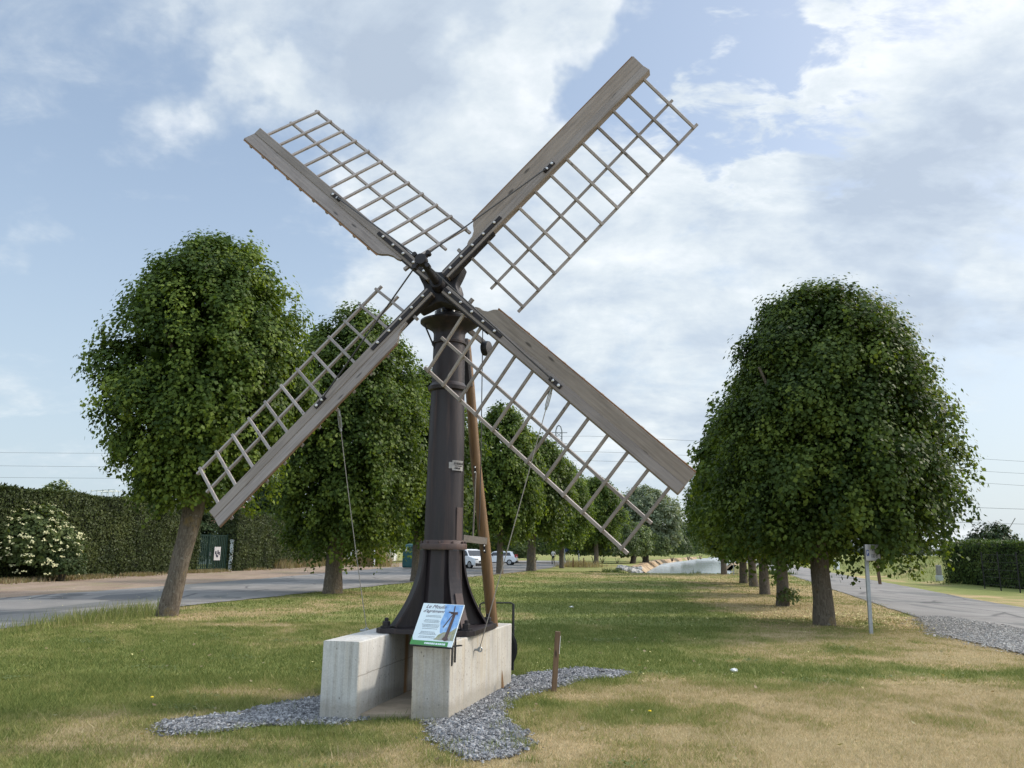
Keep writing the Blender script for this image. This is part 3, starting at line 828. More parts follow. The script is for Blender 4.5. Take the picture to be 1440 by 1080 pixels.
# rotor
SC = 1.03
HUB = Vector((0, 0, EYE))+SC*(Vector((-.8164, 8.2, 4.4238))-Vector((0, 0, EYE)))
RAZ, REL, PH = -.2265, .1266, .8355
Nn = Vector((math.sin(RAZ)*math.cos(REL), -math.cos(RAZ)*math.cos(REL), math.sin(REL)))
e1 = -Nn.cross(Vector((0, 0, 1))).normalized()
if e1.x < 0: e1 = -e1
e2 = Nn.cross(e1)
if e2.z < 0: e2 = -e2
RL, RB1, R12, RCL, LAT, WA, VB = 3.508, 3.402, .480, 1.845, .858, .412, .2236
def wpt(r, v, n=0):    # point in the tilted plane of the sail, local coords (x along the arm, y across, z away from the viewer)
    return (r, v*math.cos(WA)+n*-math.sin(WA), v*math.sin(WA)+n*math.cos(WA))
def sail_parts():
    parts = []
    st = MB(); st.box((RL/2+.06, 0, 0), (RL-.12, .105, .10)); parts.append(('sail', st, MT['sailwood'], .006))
    bd = MB()
    outl = [(.545, -.04), (.56, -.085), (.60, -.10), (.66, -.105), (.72, -.135), (.765, -.19), (.80, -.215), (.86, -VB)]
    outl += [(RL, -VB), (RL, -.04)]
    top = [Vector(wpt(r, v, -.018)) for r, v in outl]; off = Vector(wpt(0, 0, .03))
    bd.prism(top, off)
    parts.append(('sail_board', bd, MT['sailwood'], .004))
    bt = MB()
    for i in range(11):
        r = RB1-.04-i*.2656
        if r < .95: continue
        a = wpt(r, -VB-.012, .026); b = wpt(r, -.06, .026)
        bt.bar(a, b, .035, .028, wpt(0, 0, 1))
    bt.bar(wpt(.80, -VB-.004, .0), wpt(RL-.002, -VB-.004, .0), .006, .022, wpt(0, 1, 0), 1)
    parts.append(('sail_batten', bt, [MT['slatwood'], MT['edgewood']], 0))
    for i in range(12):
        r = R12+(RB1-R12)*i/11
        b = MB(); b.bar(wpt(r, .0, .0), wpt(r, LAT+.012, .0), .032, .028, wpt(0, 0, 1)); parts.append(('lattice_bar', b, MT['bar'], .003))
    b = MB(); b.bar(wpt(R12-.075, LAT, .030), wpt(RB1+.075, LAT, .030), .036, .030, wpt(0, 0, 1)); parts.append(('lattice_rail', b, MT['slatwood'], .003))
    b = MB(); b.bar(wpt(R12-.10, LAT*.53, .030), wpt(RB1+.075, LAT*.53, .030), .032, .030, wpt(0, 0, 1)); parts.append(('lattice_rail', b, MT['slatwood'], .003))
    b = MB(); b.bar((R12-.03, -.06, .0), (R12-.03, -.125, -.015), .035, .04); b.bar((R12-.03, -.04, .0), (R12-.03, -.125, -.02), .03, .03); parts.append(('peg', b, MT['slatwood'], 0))
    b = MB()
    b.box((.58, 0, -.055), (.92, .042, .012)); b.box((.50, .059, .0), (.72, .012, .085)); b.box((.44, -.059, .0), (.60, .012, .085))
    for r in (.22, .40, .58, .76, .94):
        b.lathe([(.017, 0), (.017, .012), (.010, .018)], (r, 0, -.064), 8, Matrix.Rotation(PI, 3, 'X'), 1)
    parts.append(('iron_strap', b, [MT['strap'], MT['bolt']], 0))
    b = MB(); b.box((RCL, 0, -.056), (.16, .045, .014)); b.box((RCL-.06, 0, -.075), (.03, .03, .03))
    for r in (-.035, .05):
        b.lathe([(.017, 0), (.017, .014), (.010, .018)], (RCL+r, 0, -.063), 8, Matrix.Rotation(PI, 3, 'X'), 1)
    parts.append(('clamp', b, [MT['strap'], MT['bolt']], 0))
    return parts
SP = [(nm, b.mesh(nm, mt), bv) for nm, b, mt, bv in sail_parts()]
sail_lbl = ['upper right sail', 'lower right sail', 'lower left sail', 'upper left sail']
for k in range(4):
    a = PH-k*PI/2
    U = math.cos(a)*e1+math.sin(a)*e2; Vv = math.sin(a)*e1-math.cos(a)*e2
    M4 = Matrix((U, Vv, -Nn)).transposed().to_4x4(); M4.translation = HUB-ORI
    root = None
    for nm, me, bv in SP:
        o = bpy.data.objects.new(nm, me); link(o, mill if root is None else root)
        if root is None: root = o; o.matrix_local = M4
        if bv:
            q = o.modifiers.new('bevel', 'BEVEL'); q.width = bv; q.segments = 1; q.limit_method = 'ANGLE'
# hub casting with concave webs
def rot(x, y, n): return HUB+e1*x+e2*y+Nn*n
hb = MB(); out_ = []
for k in range(4):
    a0 = PH-k*PI/2
    for i in range(11):
        t = i/10; a = a0-.10-(PI/2-.2)*t
        r = .19+.17*abs(2*t-1)**2.2
        out_.append((r*math.cos(a), r*math.sin(a)))
hb.prism([rot(x, y, -.052) for x, y in out_], -Nn*.15, 0, True)
hub = obj('hub', hb, MT['dark'], mill, bevel=.012, sharp=40)
nbm = MB()
nbm.tube([rot(0, 0, .09), rot(0, 0, .0), rot(0, 0, -.3)], [.075, .085, .085], 20)
nbm.tube([rot(0, 0, .05), rot(0, 0, .30), rot(0, 0, .56)], [.045, .04, .03], 14)
nbm.tube([rot(0, 0, .54), rot(0, 0, .545), rot(0, 0, .625), rot(0, 0, .63)], [.04, .062, .062, .04], 14)
for k in range(4):
    a = PH-k*PI/2; nbm.bar(rot(.03*math.cos(a), .03*math.sin(a), .58), rot(.125*math.cos(a), .125*math.sin(a), .575), .03, .045, Nn)
    nbm.tube([rot(.105*math.cos(a), .105*math.sin(a), .55), rot(.105*math.cos(a), .105*math.sin(a), .61)], .026, 8)
obj('stay_boss', nbm, MT['dark'], hub)
sb = MB()
sb.tube([rot(0, 0, -.3), rot(0, 0, -.85)], .10, 20); sb.tube([rot(0, 0, -.84), rot(0, 0, -.95)], [.15, .14], 20)
obj('shaft', sb, MT['dark'], mill)
hd = MB()
hd.lathe([(.17, 4.345), (.165, 4.42), (.15, 4.52), (.155, 4.60), (.13, 4.68), (.06, 4.71)], (CX0, CY0, 0), 28)
hd.lathe([(.19, 4.30), (.19, 4.33), (.17, 4.335)], (CX0, CY0, 0), 28)
for k in range(8):
    a = k*PI/4+.3; hd.lathe([(.016, 4.33), (.016, 4.37), (.008, 4.375)], (CX0+.172*math.cos(a), CY0+.172*math.sin(a), 0), 6, mi=1)
obj('head', hd, [MT['dark'], MT['bolt']], mill)
for k in range(4):
    a = PH-k*PI/2
    p0 = rot(.11*math.cos(a), .11*math.sin(a), .58); p1 = rot((RCL-.06)*math.cos(a), (RCL-.06)*math.sin(a), .085)
    s_ = MB(); s_.tube([p0, p1], .0085, 6); obj('stay_rod', s_, MT['darkrope'], mill)
# small strut from the cap to the collar, and the lever arm on the other side
s_ = MB(); s_.bar(gy(597, 456, CY0-.1), gy(613, 494, CY0-.08), .018, .018); obj('cap_strut', s_, MT['dark'], mill)
s_ = MB(); s_.bar(gy(645, 452, CY0+.12), gy(686, 487, CY0+.2), .05, .055); obj('lever_beam', s_, MT['slatwood'], mill)
# pole behind the column, with its bracket beam
P0 = Vector(gy(693, 884, 9.75)); P0.z = .0
pt = [Vector(gy(693, 884, 9.72)), Vector(gy(682, 768, 9.66)), Vector(gy(668, 640, 9.58)), Vector(gy(661, 545, 9.5)), Vector(gy(655, 478, 9.42))]
dirp = (pt[0]-pt[1]).normalized(); pg = pt[0]+dirp*(pt[0].z/-dirp.z)*1.0
pm = MB(); pm.tube([pg]+pt, [.066, .066, .066, .062, .058, .056], 16)
pole = obj('support_pole', pm, MT['pole'], mill)
s_ = MB(); s_.tube([pt[3]+Vector((-.012, -.05, 0)), pt[4]+Vector((-.012, -.05, 0))], [.05, .045], 10); obj('pole_sleeve', s_, MT['dark'], pole)
q0 = Vector(gy(650, 757, 9.3)); q1 = Vector(gy(683, 761, 9.58))
s_ = MB(); s_.bar(q0, q1, .05, .08); obj('bracket_beam', s_, MT['greywood'], mill)
for (px, py) in ((681, 771), (668, 661)):
    s_ = MB(); c = Vector(gy(px, py, 9.545)); s_.bar(c+Vector((-.008, 0, .055)), c+Vector((.012, 0, -.055)), .025, .03, (0, -1, 0))
    for z in (-.03, .03): s_.lathe([(.011, 0), (.011, .012), (.006, .016)], c+Vector((0, -.015, z)), 6, Matrix.Rotation(R(90), 3, 'X'), 1)
    obj('pole_fitting', s_, [MT['strap'], MT['bolt']], pole)
s_ = MB(); s_.tube([Vector(gy(669, 664, 9.52)), Vector(gy(665, 756, 9.45))], .010, 6); obj('pump_rod', s_, MT['greywood'], mill)

# hanging pulley and line (hangs from the lever)
wp = Vector(gy(684, 490, 9.22)); 
pul = empty('pulley_weight', (wp.x, wp.y, wp.z-.09), 'black rounded pulley weight hanging on a thin line right of the iron column', 'pulley')
s_ = MB()
My = Matrix.Rotation(R(90), 3, 'Y') @ Matrix.Rotation(R(0), 3, 'Z'); My = Matrix.Rotation(R(-25), 3, 'Z') @ My
s_.lathe([(.05, -.045), (.085, -.04), (.09, -.02), (.09, .02), (.085, .04), (.05, .045)], wp, 24, My)
obj('sheave', s_, MT['blackplastic'], pul)
s_ = MB(); s_.tube([Vector(gy(679, 452, 9.2)), Vector(gy(677.5, 560, 9.25)), Vector(gy(676, 660, 9.4)), Vector(gy(674, 745, 9.5))], .006, 6); obj('line', s_, MT['darkrope'], pul)

# tether cables
def tether(a, b, sag, label, turn):
    a = Vector(a); b = Vector(b)
    t = empty('tether_cable', b, label, 'cable')
    pts = [a.lerp(b, i/20)+Vector((0, 0, -sag*4*(i/20)*(1-i/20))) for i in range(21)]
    s_ = MB(); s_.tube(pts, .0048, 6); obj('rope', s_, MT['rope'], t)
    s_ = MB(); d = (pts[1]-pts[0]).normalized()
    s_.tube([pts[0]+d*.0, pts[0]+d*.05], .016, 8); 
    for sgn in (-1, 1):
        o = d.cross(Vector((0, 1, 0))).normalized()*.014*sgn; s_.tube([pts[0]+d*.06+o, pts[0]+d*.20+o], .006, 6)
    s_.tube([pts[0]+d*.20, pts[0]+d*.24], .014, 8); s_.tube([pts[0]+d*.05, pts[0]+d*.07], .018, 8)
    obj('turnbuckle', s_, MT['steel'] if turn else MT['rope'], t)
    s_ = MB()
    for i in range(12):
        q = 2*PI*i/12; q2 = 2*PI*(i+1)/12
        s_.tube([b+Vector((.022*math.cos(q), 0, .022*math.sin(q)-.02)), b+Vector((.022*math.cos(q2), 0, .022*math.sin(q2)-.02))], .008, 6)
    s_.tube([b+Vector((0, 0, -.02)), b+Vector((-.07, .012, -.025))], .012, 8)
    obj('eye_bolt', s_, MT['steel'], t)
LLp = HUB+(math.cos(PH+PI)*e1+math.sin(PH+PI)*e2)*1.78-Nn*.03
LRp = HUB+(math.cos(PH-PI/2)*e1+math.sin(PH-PI/2)*e2)*1.80-Nn*.03
tether(LLp+Vector((.12, .02, -.10)), (-1.585, 9.15, .73), .05, 'thin steel tether cable from the lower left sail down behind the pale left block', True)
tether(LRp+Vector((-.02, 0, -.05)), (-.305, 8.72, .59), .02, 'thin steel tether cable with turnbuckle from the lower right sail to the right block side', True)

# ------------------------------------------------------------------ info panel

def text_mesh(txt, size, mat, M, parent, name, shear=0, depth=.0015, align='CENTER', narrow=1.0):
    cu_ = bpy.data.curves.new(name, 'FONT'); cu_.body = txt; cu_.size = size; cu_.shear = shear; cu_.extrude = depth/2
    cu_.align_x = align; cu_.align_y = 'CENTER'; cu_.space_character = 1.0
    tmp = bpy.data.objects.new('tmp', cu_); COL.objects.link(tmp)
    dg = bpy.context.evaluated_depsgraph_get(); me = bpy.data.meshes.new_from_object(tmp.evaluated_get(dg))
    COL.objects.unlink(tmp); bpy.data.objects.remove(tmp); bpy.data.curves.remove(cu_)
    me.transform(Matrix.Diagonal((narrow, 1, 1, 1))); me.materials.clear(); me.materials.append(mat); me.name = name
    o = bpy.data.objects.new(name, me); link(o, parent); o.matrix_local = M
    return o
PC = Vector((-.6961, 7.95, .8876)); paz, ptl, PW, PH_ = .5023, .5197, .4796, .4295
pe = Vector((math.cos(paz), -math.sin(paz), 0)); pd_ = Vector((math.sin(paz), math.cos(paz), 0))
pu = math.cos(ptl)*Vector((0, 0, 1))+math.sin(ptl)*pd_; pn = pe.cross(pu)
pan = empty('information_panel', (PC.x, PC.y, .70), 'slanted white information panel with green banner and printed windmill picture, on a concrete block', 'information panel')
PM = Matrix((pe, pu, pn)).transposed().to_4x4(); PM.translation = PC-pan.location
def flat(name, polys, mat, lift, parent=pan, th=.0012):
    b = MB()
    for p in polys: b.prism([(x, y, lift) for x, y in p], (0, 0, th))
    o = obj(name, b, mat, parent, Vector((0, 0, 0)))
    if parent is pan: o.matrix_local = PM
    return o
hw, hh = PW/2, PH_/2
bdm = MB(); bdm.box((0, 0, -.004), (PW, PH_, .008))
bd_ = obj('board', bdm, MT['panelwhite'], pan, Vector((0, 0, 0)), bevel=.002); bd_.matrix_local = PM
def onboard(name, polys, mat, lift): return flat(name, polys, mat, lift, bd_)
onboard('printed_picture', [[(.02, hh-.006), (hw-.006, hh-.006), (hw-.006, -hh+.075), (.155, -hh+.075), (.06, -.08), (.03, .03), (.045, .12)]], MT['printsky'], .0004)
onboard('printed_greenery', [[(.155, -hh+.062), (hw-.006, -hh+.062), (hw-.006, -.02), (.205, -.045), (.17, -.07), (.10, -.075), (.05, -.105), (.03, -.14), (.01, -hh+.062)]], MT['printgrass'], .0018)
onboard('printed_windmill', [[(.128, -.115), (.165, -.125), (.178, .12), (.150, .12)], [(.105, -.145), (.128, -.115), (.165, -.125), (.185, -.15), (.14, -.162)], [(.118, .112), (.20, .108), (.196, .135), (.122, .132)],
    [(.150, .125), (.158, .122), (.085, -.03), (.074, -.026)], [(.136, .195), (.148, .195), (.156, .128), (.146, .127)], [(.09, .125), (.092, .137), (.15, .133), (.15, .124)]], MT['printbrown'], .0034)
for q_ in ([(.07, -.155), (.10, -.09), (.118, -.10), (.10, -.155)], [(.165, -.155), (.185, -.10), (.20, -.10), (.20, -.155)]): onboard('printed_stone', [q_], MT['rock'], .0034)
onboard('green_banner', [[(-hw, -hh), (-hw, -hh+.045), (hw-.05, -hh+.045), (hw-.05, -hh)], [(-hw, -hh+.045), (-hw+.018, -hh+.045), (-hw, -hh+.085)]], MT['banner'], .0004)
onboard('banner_lettering', [[(x, -hh+.012), (x, -hh+.03), (x+w_, -hh+.03), (x+w_, -hh+.012)] for x, w_ in ((-.075, .016), (-.054, .02), (-.03, .014), (-.012, .012), (.004, .02), (.028, .016), (.052, .022), (.08, .014), (.098, .02), (.122, .014), (.14, .022))], MT['panelwhite'], .0018)
bars_ = []
for (yy, blocks_) in ((.085, 2), (.04, 3), (-.008, 3), (-.05, 1), (-.082, 3), (-.128, 2)):
    for q in range(blocks_):
        y0 = yy-q*.0125; half = random.uniform(.075, .105); xc = -.075+random.uniform(-.004, .004); x = xc-half
        while x < xc+half:
            l_ = random.uniform(.006, .018); bars_.append([(x, y0), (x, y0+.0042), (x+l_, y0+.0042), (x+l_, y0)]); x += l_+.0035
onboard('text_lines', bars_, MT['txtgrey'], .0004)
text_mesh('Le Moulin', .052, MT['title'], Matrix.Translation((-.075, hh-.035, .0012)), bd_, 'title', .45, narrow=1.15)
text_mesh("d'agr\u00e9ment", .045, MT['title'], Matrix.Translation((-.09, hh-.082, .0012)), bd_, 'title', .45, narrow=1.2)
fr = MB()
fr.bar(PC-pu*(hh+.004)-pe*(hw-.01)-pn*.012, PC-pu*(hh+.004)+pe*(hw+.01)-pn*.012, .03, .012)
c_ = PC-pu*(hh-.01)+pe*(hw-.03)-pn*.012
fr.bar(c_, c_+Vector((.10, .13, -.002)), .03, .012)
r1 = Vector((-.548, 7.995, 0)); fr.tube([r1+Vector((0, 0, .50)), r1+Vector((0, 0, .74))], .008, 8)
r2 = Vector((-.525, 8.10, 0)); fr.tube([r2+Vector((0, 0, .52)), r2+Vector((0, 0, .74)), r2+Vector((-.005, .02, .95))], .010, 8)
r3 = Vector((-.90, 8.02, .716)); fr.tube([r3, r3+Vector((.02, .06, .2))], .009, 8)
obj('bracket', fr, MT['blackplastic'], pan)

# ------------------------------------------------------------------ wheeled frame behind the block
tr = empty('wheeled_frame', (-.17, 10.55, 0), 'black metal frame with one large dark wheel standing behind the concrete blocks', 'cart')
s_ = MB(); t0 = Vector(gy(675, 850, 10.6)); t1 = Vector(gy(722, 850, 10.6))
s_.tube([(t0.x, 10.6, .1), t0, t0+Vector((.03, 0, .02)), t1+Vector((-.03, 0, .02)), t1, (t1.x, 10.6, .1)], [.012, .012, .010, .010, .016, .016], 8)
s_.tube([(t0.x, 10.6, .12), (t1.x, 10.6, .12)], .012, 8); obj('frame', s_, MT['blackplastic'], tr)
s_ = MB(); s_.lathe([(.02, -.03), (.25, -.02), (.28, -.03), (.31, -.02), (.31, .02), (.28, .03), (.25, .02), (.02, .03)], (-.20, 10.45, .38), 36, Matrix.Rotation(R(90), 3, 'X'))
obj('wheel', s_, MT['tyre'], tr)

# ------------------------------------------------------------------ stake, litter
g0 = Vector(gz(778, 973)); g1 = Vector(gy(784.5, 888, g0.y+.02))
s_ = MB(); s_.bar(g0-Vector((0, 0, .1)), g1, .06, .062, (0, -1, 0))
dx_ = (g1-g0).normalized()
s_.bar(g0+dx_*.42+Vector((.034, -.012, 0)), g1-dx_*.05+Vector((.034, -.012, 0)), .03, .006, (1, 0, 0), 1)
sk = obj('wooden_stake', s_, [MT['stake'], MT['white']], None, g0, bevel=.006)
tag(sk, 'short rough wooden stake with a white edge standing by the gravel strip', 'stake')
def crumple(name, px, py, r, label):
    p = Vector(gz(px, py)); b = MB(); rg = np.random.default_rng(int(px))
    vs = []; fs = []
    for i in range(5):
        for j in range(8):
            th = PI*i/4; ph = 2*PI*j/8; q = r*rg.uniform(.6, 1.25)
            vs.append((p.x+1.3*q*math.sin(th)*math.cos(ph), p.y+q*math.sin(th)*math.sin(ph), .03+max(-.02, .6*q*math.cos(th))))
    for i in range(4):
        for j in range(8): fs.append((i*8+j, i*8+(j+1) % 8, (i+1)*8+(j+1) % 8, (i+1)*8+j))
    b.add(vs, fs); return tag(obj(name, b, MT['litter'], None, p), label, 'litter')
crumple('crumpled_paper', 1033, 946, .05, 'scrap of crumpled white paper lying nearer, on the dry right part of the lawn')
crumple('crumpled_paper', 804, 855, .055, 'scrap of white paper lying farther away in the mown green middle of the lawn')

# ------------------------------------------------------------------ trees
def crown_mesh(name, seed, prof, z0, z1, nclump, nleaf, size, mat, clump=.42, inner=2500, droop=.8, jag=.14, isize=.3, cut=None):
    g = np.random.default_rng(seed)
    ts = np.array([p[0] for p in prof]); rs = np.array([p[1] for p in prof])
    # sample t by radius weight
    tt = np.linspace(0, 1, 200); wgt = np.interp(tt, ts, rs)+.15*rs.max(); cdf = np.cumsum(wgt); cdf /= cdf[-1]
    t = np.interp(g.random(nclump), cdf, tt); th = g.random(nclump)*2*PI
    rad = np.interp(t, ts, rs)
    bump = 1+jag*2*(fbm(th*1.6+seed, t*5+seed, 3)-.5)+.30*(fbm(th*4.5+seed*2, t*13+seed, 2)-.5)+np.clip(g.normal(0, .045, nclump), -.10, .08)
    s = 1-np.abs(g.normal(0, .16, nclump)); s[g.random(nclump) < .08] *= .75; out_k = g.random(nclump) < .09; s[out_k] = g.uniform(1.02, 1.10, out_k.sum())
    rr = rad*bump*s
    H = z1-z0
    P = np.stack([rr*np.cos(th), rr*np.sin(th), z0+t*H], 1)
    # slope of the profile -> outward normal
    dr = np.gradient(np.interp(tt, ts, rs), tt)/H; sl_ = np.interp(t, tt, dr)
    dn = unit(np.stack([np.cos(th), np.sin(th), np.clip(-sl_, -.4, 4)], 1))
    L = clump*g.uniform(.6, 1.5, nclump)
    u = g.random((nclump, nleaf))
    tw = dn[:, None, :]*(u*L[:, None])[..., None]*.75
    dro = np.zeros_like(tw); dro[..., 2] = -(u**2)*L[:, None]*droop
    spread = np.clip(g.normal(0, 1, (nclump, nleaf, 3)), -1.7, 1.7)*(.072+.085*(1-np.abs(2*u-1)))[..., None]*np.array([1, 1, .8])*clump/.42
    Q = P[:, None, :]+tw+dro+spread
    puff = spread/(.12*clump/.42)
    nr = unit(dn[:, None, :]*.45+np.array([0, 0, .40])+puff*.38+g.normal(0, .34, (nclump, nleaf, 3)))
    tip = unit(np.array([0, 0, -.75])+dn[:, None, :]*.35+g.normal(0, .4, (nclump, nleaf, 3)))
    sz = size*g.uniform(.5, 1.4, (nclump, nleaf))
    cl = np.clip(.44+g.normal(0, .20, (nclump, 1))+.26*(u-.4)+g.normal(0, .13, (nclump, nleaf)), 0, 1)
    Qf = Q.reshape(-1, 3); nr = nr.reshape(-1, 3); tip = tip.reshape(-1, 3); sz = sz.ravel(); cl = cl.ravel()
    if cut is not None:
        kp = ~cut(Qf); Qf, nr, tip, sz, cl = Qf[kp], nr[kp], tip[kp], sz[kp], cl[kp]
    A = leaf_quads(Qf, nr, tip, sz, .9)
    # large interior leaves added to block light, coloured dark as crown shade
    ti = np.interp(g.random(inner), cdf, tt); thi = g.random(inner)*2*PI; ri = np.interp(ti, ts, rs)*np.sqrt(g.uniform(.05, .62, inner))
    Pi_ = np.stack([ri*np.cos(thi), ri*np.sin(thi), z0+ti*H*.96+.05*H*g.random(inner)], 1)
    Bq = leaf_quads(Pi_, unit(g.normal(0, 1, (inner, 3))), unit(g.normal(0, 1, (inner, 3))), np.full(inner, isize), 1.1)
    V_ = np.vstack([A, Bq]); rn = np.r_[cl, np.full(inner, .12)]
    return polymesh(name, V_, 4, mat, rn)
def trunk_mesh(name, pts, rads, limbs, seed):
    b = MB(); g = np.random.default_rng(seed)
    p = resample(pts, 14); r = np.interp(np.linspace(0, 1, 14), np.linspace(0, 1, len(rads)), rads)
    n = 18; vs = []; fs = []
    for i in range(14):
        for k in range(n):
            a = 2*PI*k/n; flare = 1+.22*max(0, 1-i/1.6)*(.6+.4*math.sin(3*a+seed)) if i < 3 else 1
            q = r[i]*flare*(1+.10*(vnoise(k*.9+seed*3, i*1.1)-.5)*2)
            vs.append((p[i][0]+q*math.cos(a), p[i][1]+q*math.sin(a), p[i][2]))
    for i in range(13):
        for k in range(n): fs.append((i*n+k, i*n+(k+1) % n, (i+1)*n+(k+1) % n, (i+1)*n+k))
    b.add(vs, fs, 0, True)
    top = Vector(p[-1])
    for k in range(limbs):
        a = 2*PI*k/limbs+g.uniform(-.3, .3); st = Vector(p[int(g.integers(9, 14))])
        L = g.uniform(1.6, 2.6); e = Vector((math.cos(a)*L*.7, math.sin(a)*L*.7, L))
        b.tube([st, st+e*.35+Vector((0, 0, .1)), st+e*.7, st+e*1.1], [r[-1]*.62, r[-1]*.45, r[-1]*.3, .03], 8)
    me = b.mesh(name, MT['bark'], (0, 0, 0), 60); return me
DOME = [(0, .5), (.06, .84), (.16, 1.0), (.3, 1.0), (.45, .95), (.6, .87), (.73, .76), (.86, .60), (.94, .42), (1, .10)]
OVAL = [(0, .30), (.08, .62), (.2, .86), (.36, .98), (.52, 1.0), (.66, .93), (.78, .80), (.88, .60), (.95, .36), (1, .06)]
COLU = [(0, .42), (.07, .72), (.2, .92), (.38, 1.0), (.55, .97), (.7, .86), (.82, .68), (.91, .45), (1, .08)]
def sc_prof(p, k): return [(a, b*k) for a, b in p]
def tree(name, loc, crown, trunk, label, cat='tree', group=None, rz=0, s=(1, 1, 1), coff=(0, 0, 0)):
    t = empty(name, loc, label, cat, group); t.rotation_euler.z = rz; t.scale = s
    c = bpy.data.objects.new('crown', crown); link(c, t); c.location = coff
    if trunk: link(bpy.data.objects.new('trunk', trunk), t)
    return t
GL = 'pollarded lime trees in the left row'; GRr = 'pollarded lime trees in the right row'
# nearest left tree (leaning)
b0 = gz(235, 866)
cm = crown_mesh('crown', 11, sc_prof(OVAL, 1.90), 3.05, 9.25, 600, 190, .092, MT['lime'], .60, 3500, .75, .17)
tm = trunk_mesh('trunk', [(0, 0, -.1), (.12, 0, .8), (.28, .05, 1.9), (.38, .1, 2.8), (.30, .1, 3.6), (.35, .1, 4.6)], [.225, .21, .215, .26, .23, .18], 9, 3)
tree('lime_tree', b0, cm, tm, 'nearest left lime tree, with a thick leaning trunk before the clipped hedge', 'tree', GL, 0, (1, 1, 1), (.42, .1, 0))
# nearest right tree
b1 = gz(1160, 879)
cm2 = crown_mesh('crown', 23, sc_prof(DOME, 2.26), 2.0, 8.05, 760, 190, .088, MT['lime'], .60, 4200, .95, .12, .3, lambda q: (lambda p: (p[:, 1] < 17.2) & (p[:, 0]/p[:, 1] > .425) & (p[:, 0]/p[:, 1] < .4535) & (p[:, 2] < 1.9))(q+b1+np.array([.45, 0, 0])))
tm2 = trunk_mesh('trunk', [(0, 0, -.1), (-.02, 0, .9), (-.03, .03, 1.9), (0, .05, 2.9), (.05, .05, 4.0)], [.225, .21, .21, .235, .18], 9, 5)
tree('lime_tree', b1, cm2, tm2, 'broad dome shaped lime tree nearest in the right row, beside the grey parking sign post', 'tree', GRr, 0, (1, 1, 1), (.45, 0, 0))
# second left
cm3 = crown_mesh('crown', 31, sc_prof(COLU, 2.36), 1.9, 10.35, 660, 125, .112, MT['lime'], .66, 3500, .95, .15)
tm3 = trunk_mesh('trunk', [(0, 0, -.1), (0, 0, .9), (.05, .0, 2.2), (.1, 0, 3.4), (.12, 0, 5)], [.32, .28, .27, .26, .18], 8, 8)
# generic, farther
cm4 = crown_mesh('crown', 41, sc_prof(COLU, 2.5), 2.35, 10.2, 700, 42, .175, MT['lime'], .62, 2500, .95, .16)
cm5 = crown_mesh('crown', 47, sc_prof(OVAL, 2.5), 2.5, 8.3, 650, 42, .17, MT['lime'], .6, 2500, .95, .15)
tm4 = trunk_mesh('trunk', [(0, 0, -.1), (.05, 0, .9), (.0, .0, 2.2), (.0, 0, 3.4), (.02, 0, 5)], [.245, .22, .21, .23, .18], 7, 12)
tree('lime_tree', gz(467, 835), cm3, tm3, 'second lime tree of the left row, full crown behind the lower left sail', 'tree', GL, 0, (1, 1, 1.02), (.35, 0, 0))
tree('lime_tree', gz(584, 818), cm4, tm4, 'third lime tree of the left row, mostly hidden behind the iron column', 'tree', GL, .8, (1.02, 1.02, 1.06))
tree('lime_tree', gz(703, 807), cm4, tm4, 'lime tree with straight trunk just right of the wooden pole, before the hatchback', 'tree', GL, 2.4, (.98, .98, 1.15))
tree('lime_tree', gz(747, 803), cm5, tm3, 'fifth lime tree of the left row, with a thick forked dark trunk', 'tree', GL, 1.3, (1.18, 1.18, 1.30))
tree('lime_tree', gz(790, 799), cm4, tm4, 'slender sixth lime tree of the left row, standing before the blue board', 'tree', GL, 4.0, (.95, .95, 1.0))
L7 = gz(822, 794)
tree('lime_tree', (9.4, 88, 0), cm5, tm4, 'farthest lime tree of the left row, above the low rusty fence posts', 'tree', GL, 5.0, (1.1, 1.1, 1.15))
for px, py, k, rz, s_, lb in ((1101, 852, cm4, .5, (.80, .80, .76), 'second lime tree of the right row, green sprout at its reddish trunk'),
        (1076, 836, cm4, 1.9, (.82, .82, .78), 'third lime tree of the right row, its trunk left of the reddish one'),
        (1060, 825, cm5, 3.3, (.86, .86, .96), 'fourth lime tree of the right row with ivy shoots at its foot'),
        (1046, 820, cm4, 4.4, (.86, .86, .76), 'fifth lime tree of the right row, its thick trunk second from the canal'),
        (1018, 808, cm5, 5.2, (.90, .90, 1.0), 'farthest lime tree of the right row, standing on the canal edge')):
    tree('lime_tree', gz(px, py), k, tm4, lb, 'tree', GRr, rz, s_)
# sprout at the foot of the second tree
def bush_mesh(name, seed, rx, ry, h, n, size, mat, jag=.25, up=.3):
    g = np.random.default_rng(seed); th = g.random(n)*2*PI; el = np.arccos(1-g.random(n)*1.35); 
    k = (1+jag*2*(fbm(th*1.8+seed, el*2+seed*2, 3)-.5))*(1-np.abs(g.normal(0, .16, n)))
    d = np.stack([np.sin(el)*np.cos(th), np.sin(el)*np.sin(th), np.cos(el)], 1)
    P = np.stack([d[:, 0]*rx*k, d[:, 1]*ry*k, h*.42+d[:, 2]*h*.58*k], 1); P[:, 2] = np.maximum(P[:, 2], .02*h)
    nr = unit(d+g.normal(0, .5, (n, 3))+np.array([0, 0, .3])); tp = unit(g.normal(0, .7, (n, 3))+np.array([0, 0, up])+d*.4)
    return polymesh(name, leaf_quads(P, nr, tp, size*g.uniform(.6, 1.3, n), .75), 4, mat, np.clip(.4+1.2*(fbm(th*3, el*4, 3)-.5)+g.normal(0, .16, n), 0, 1))
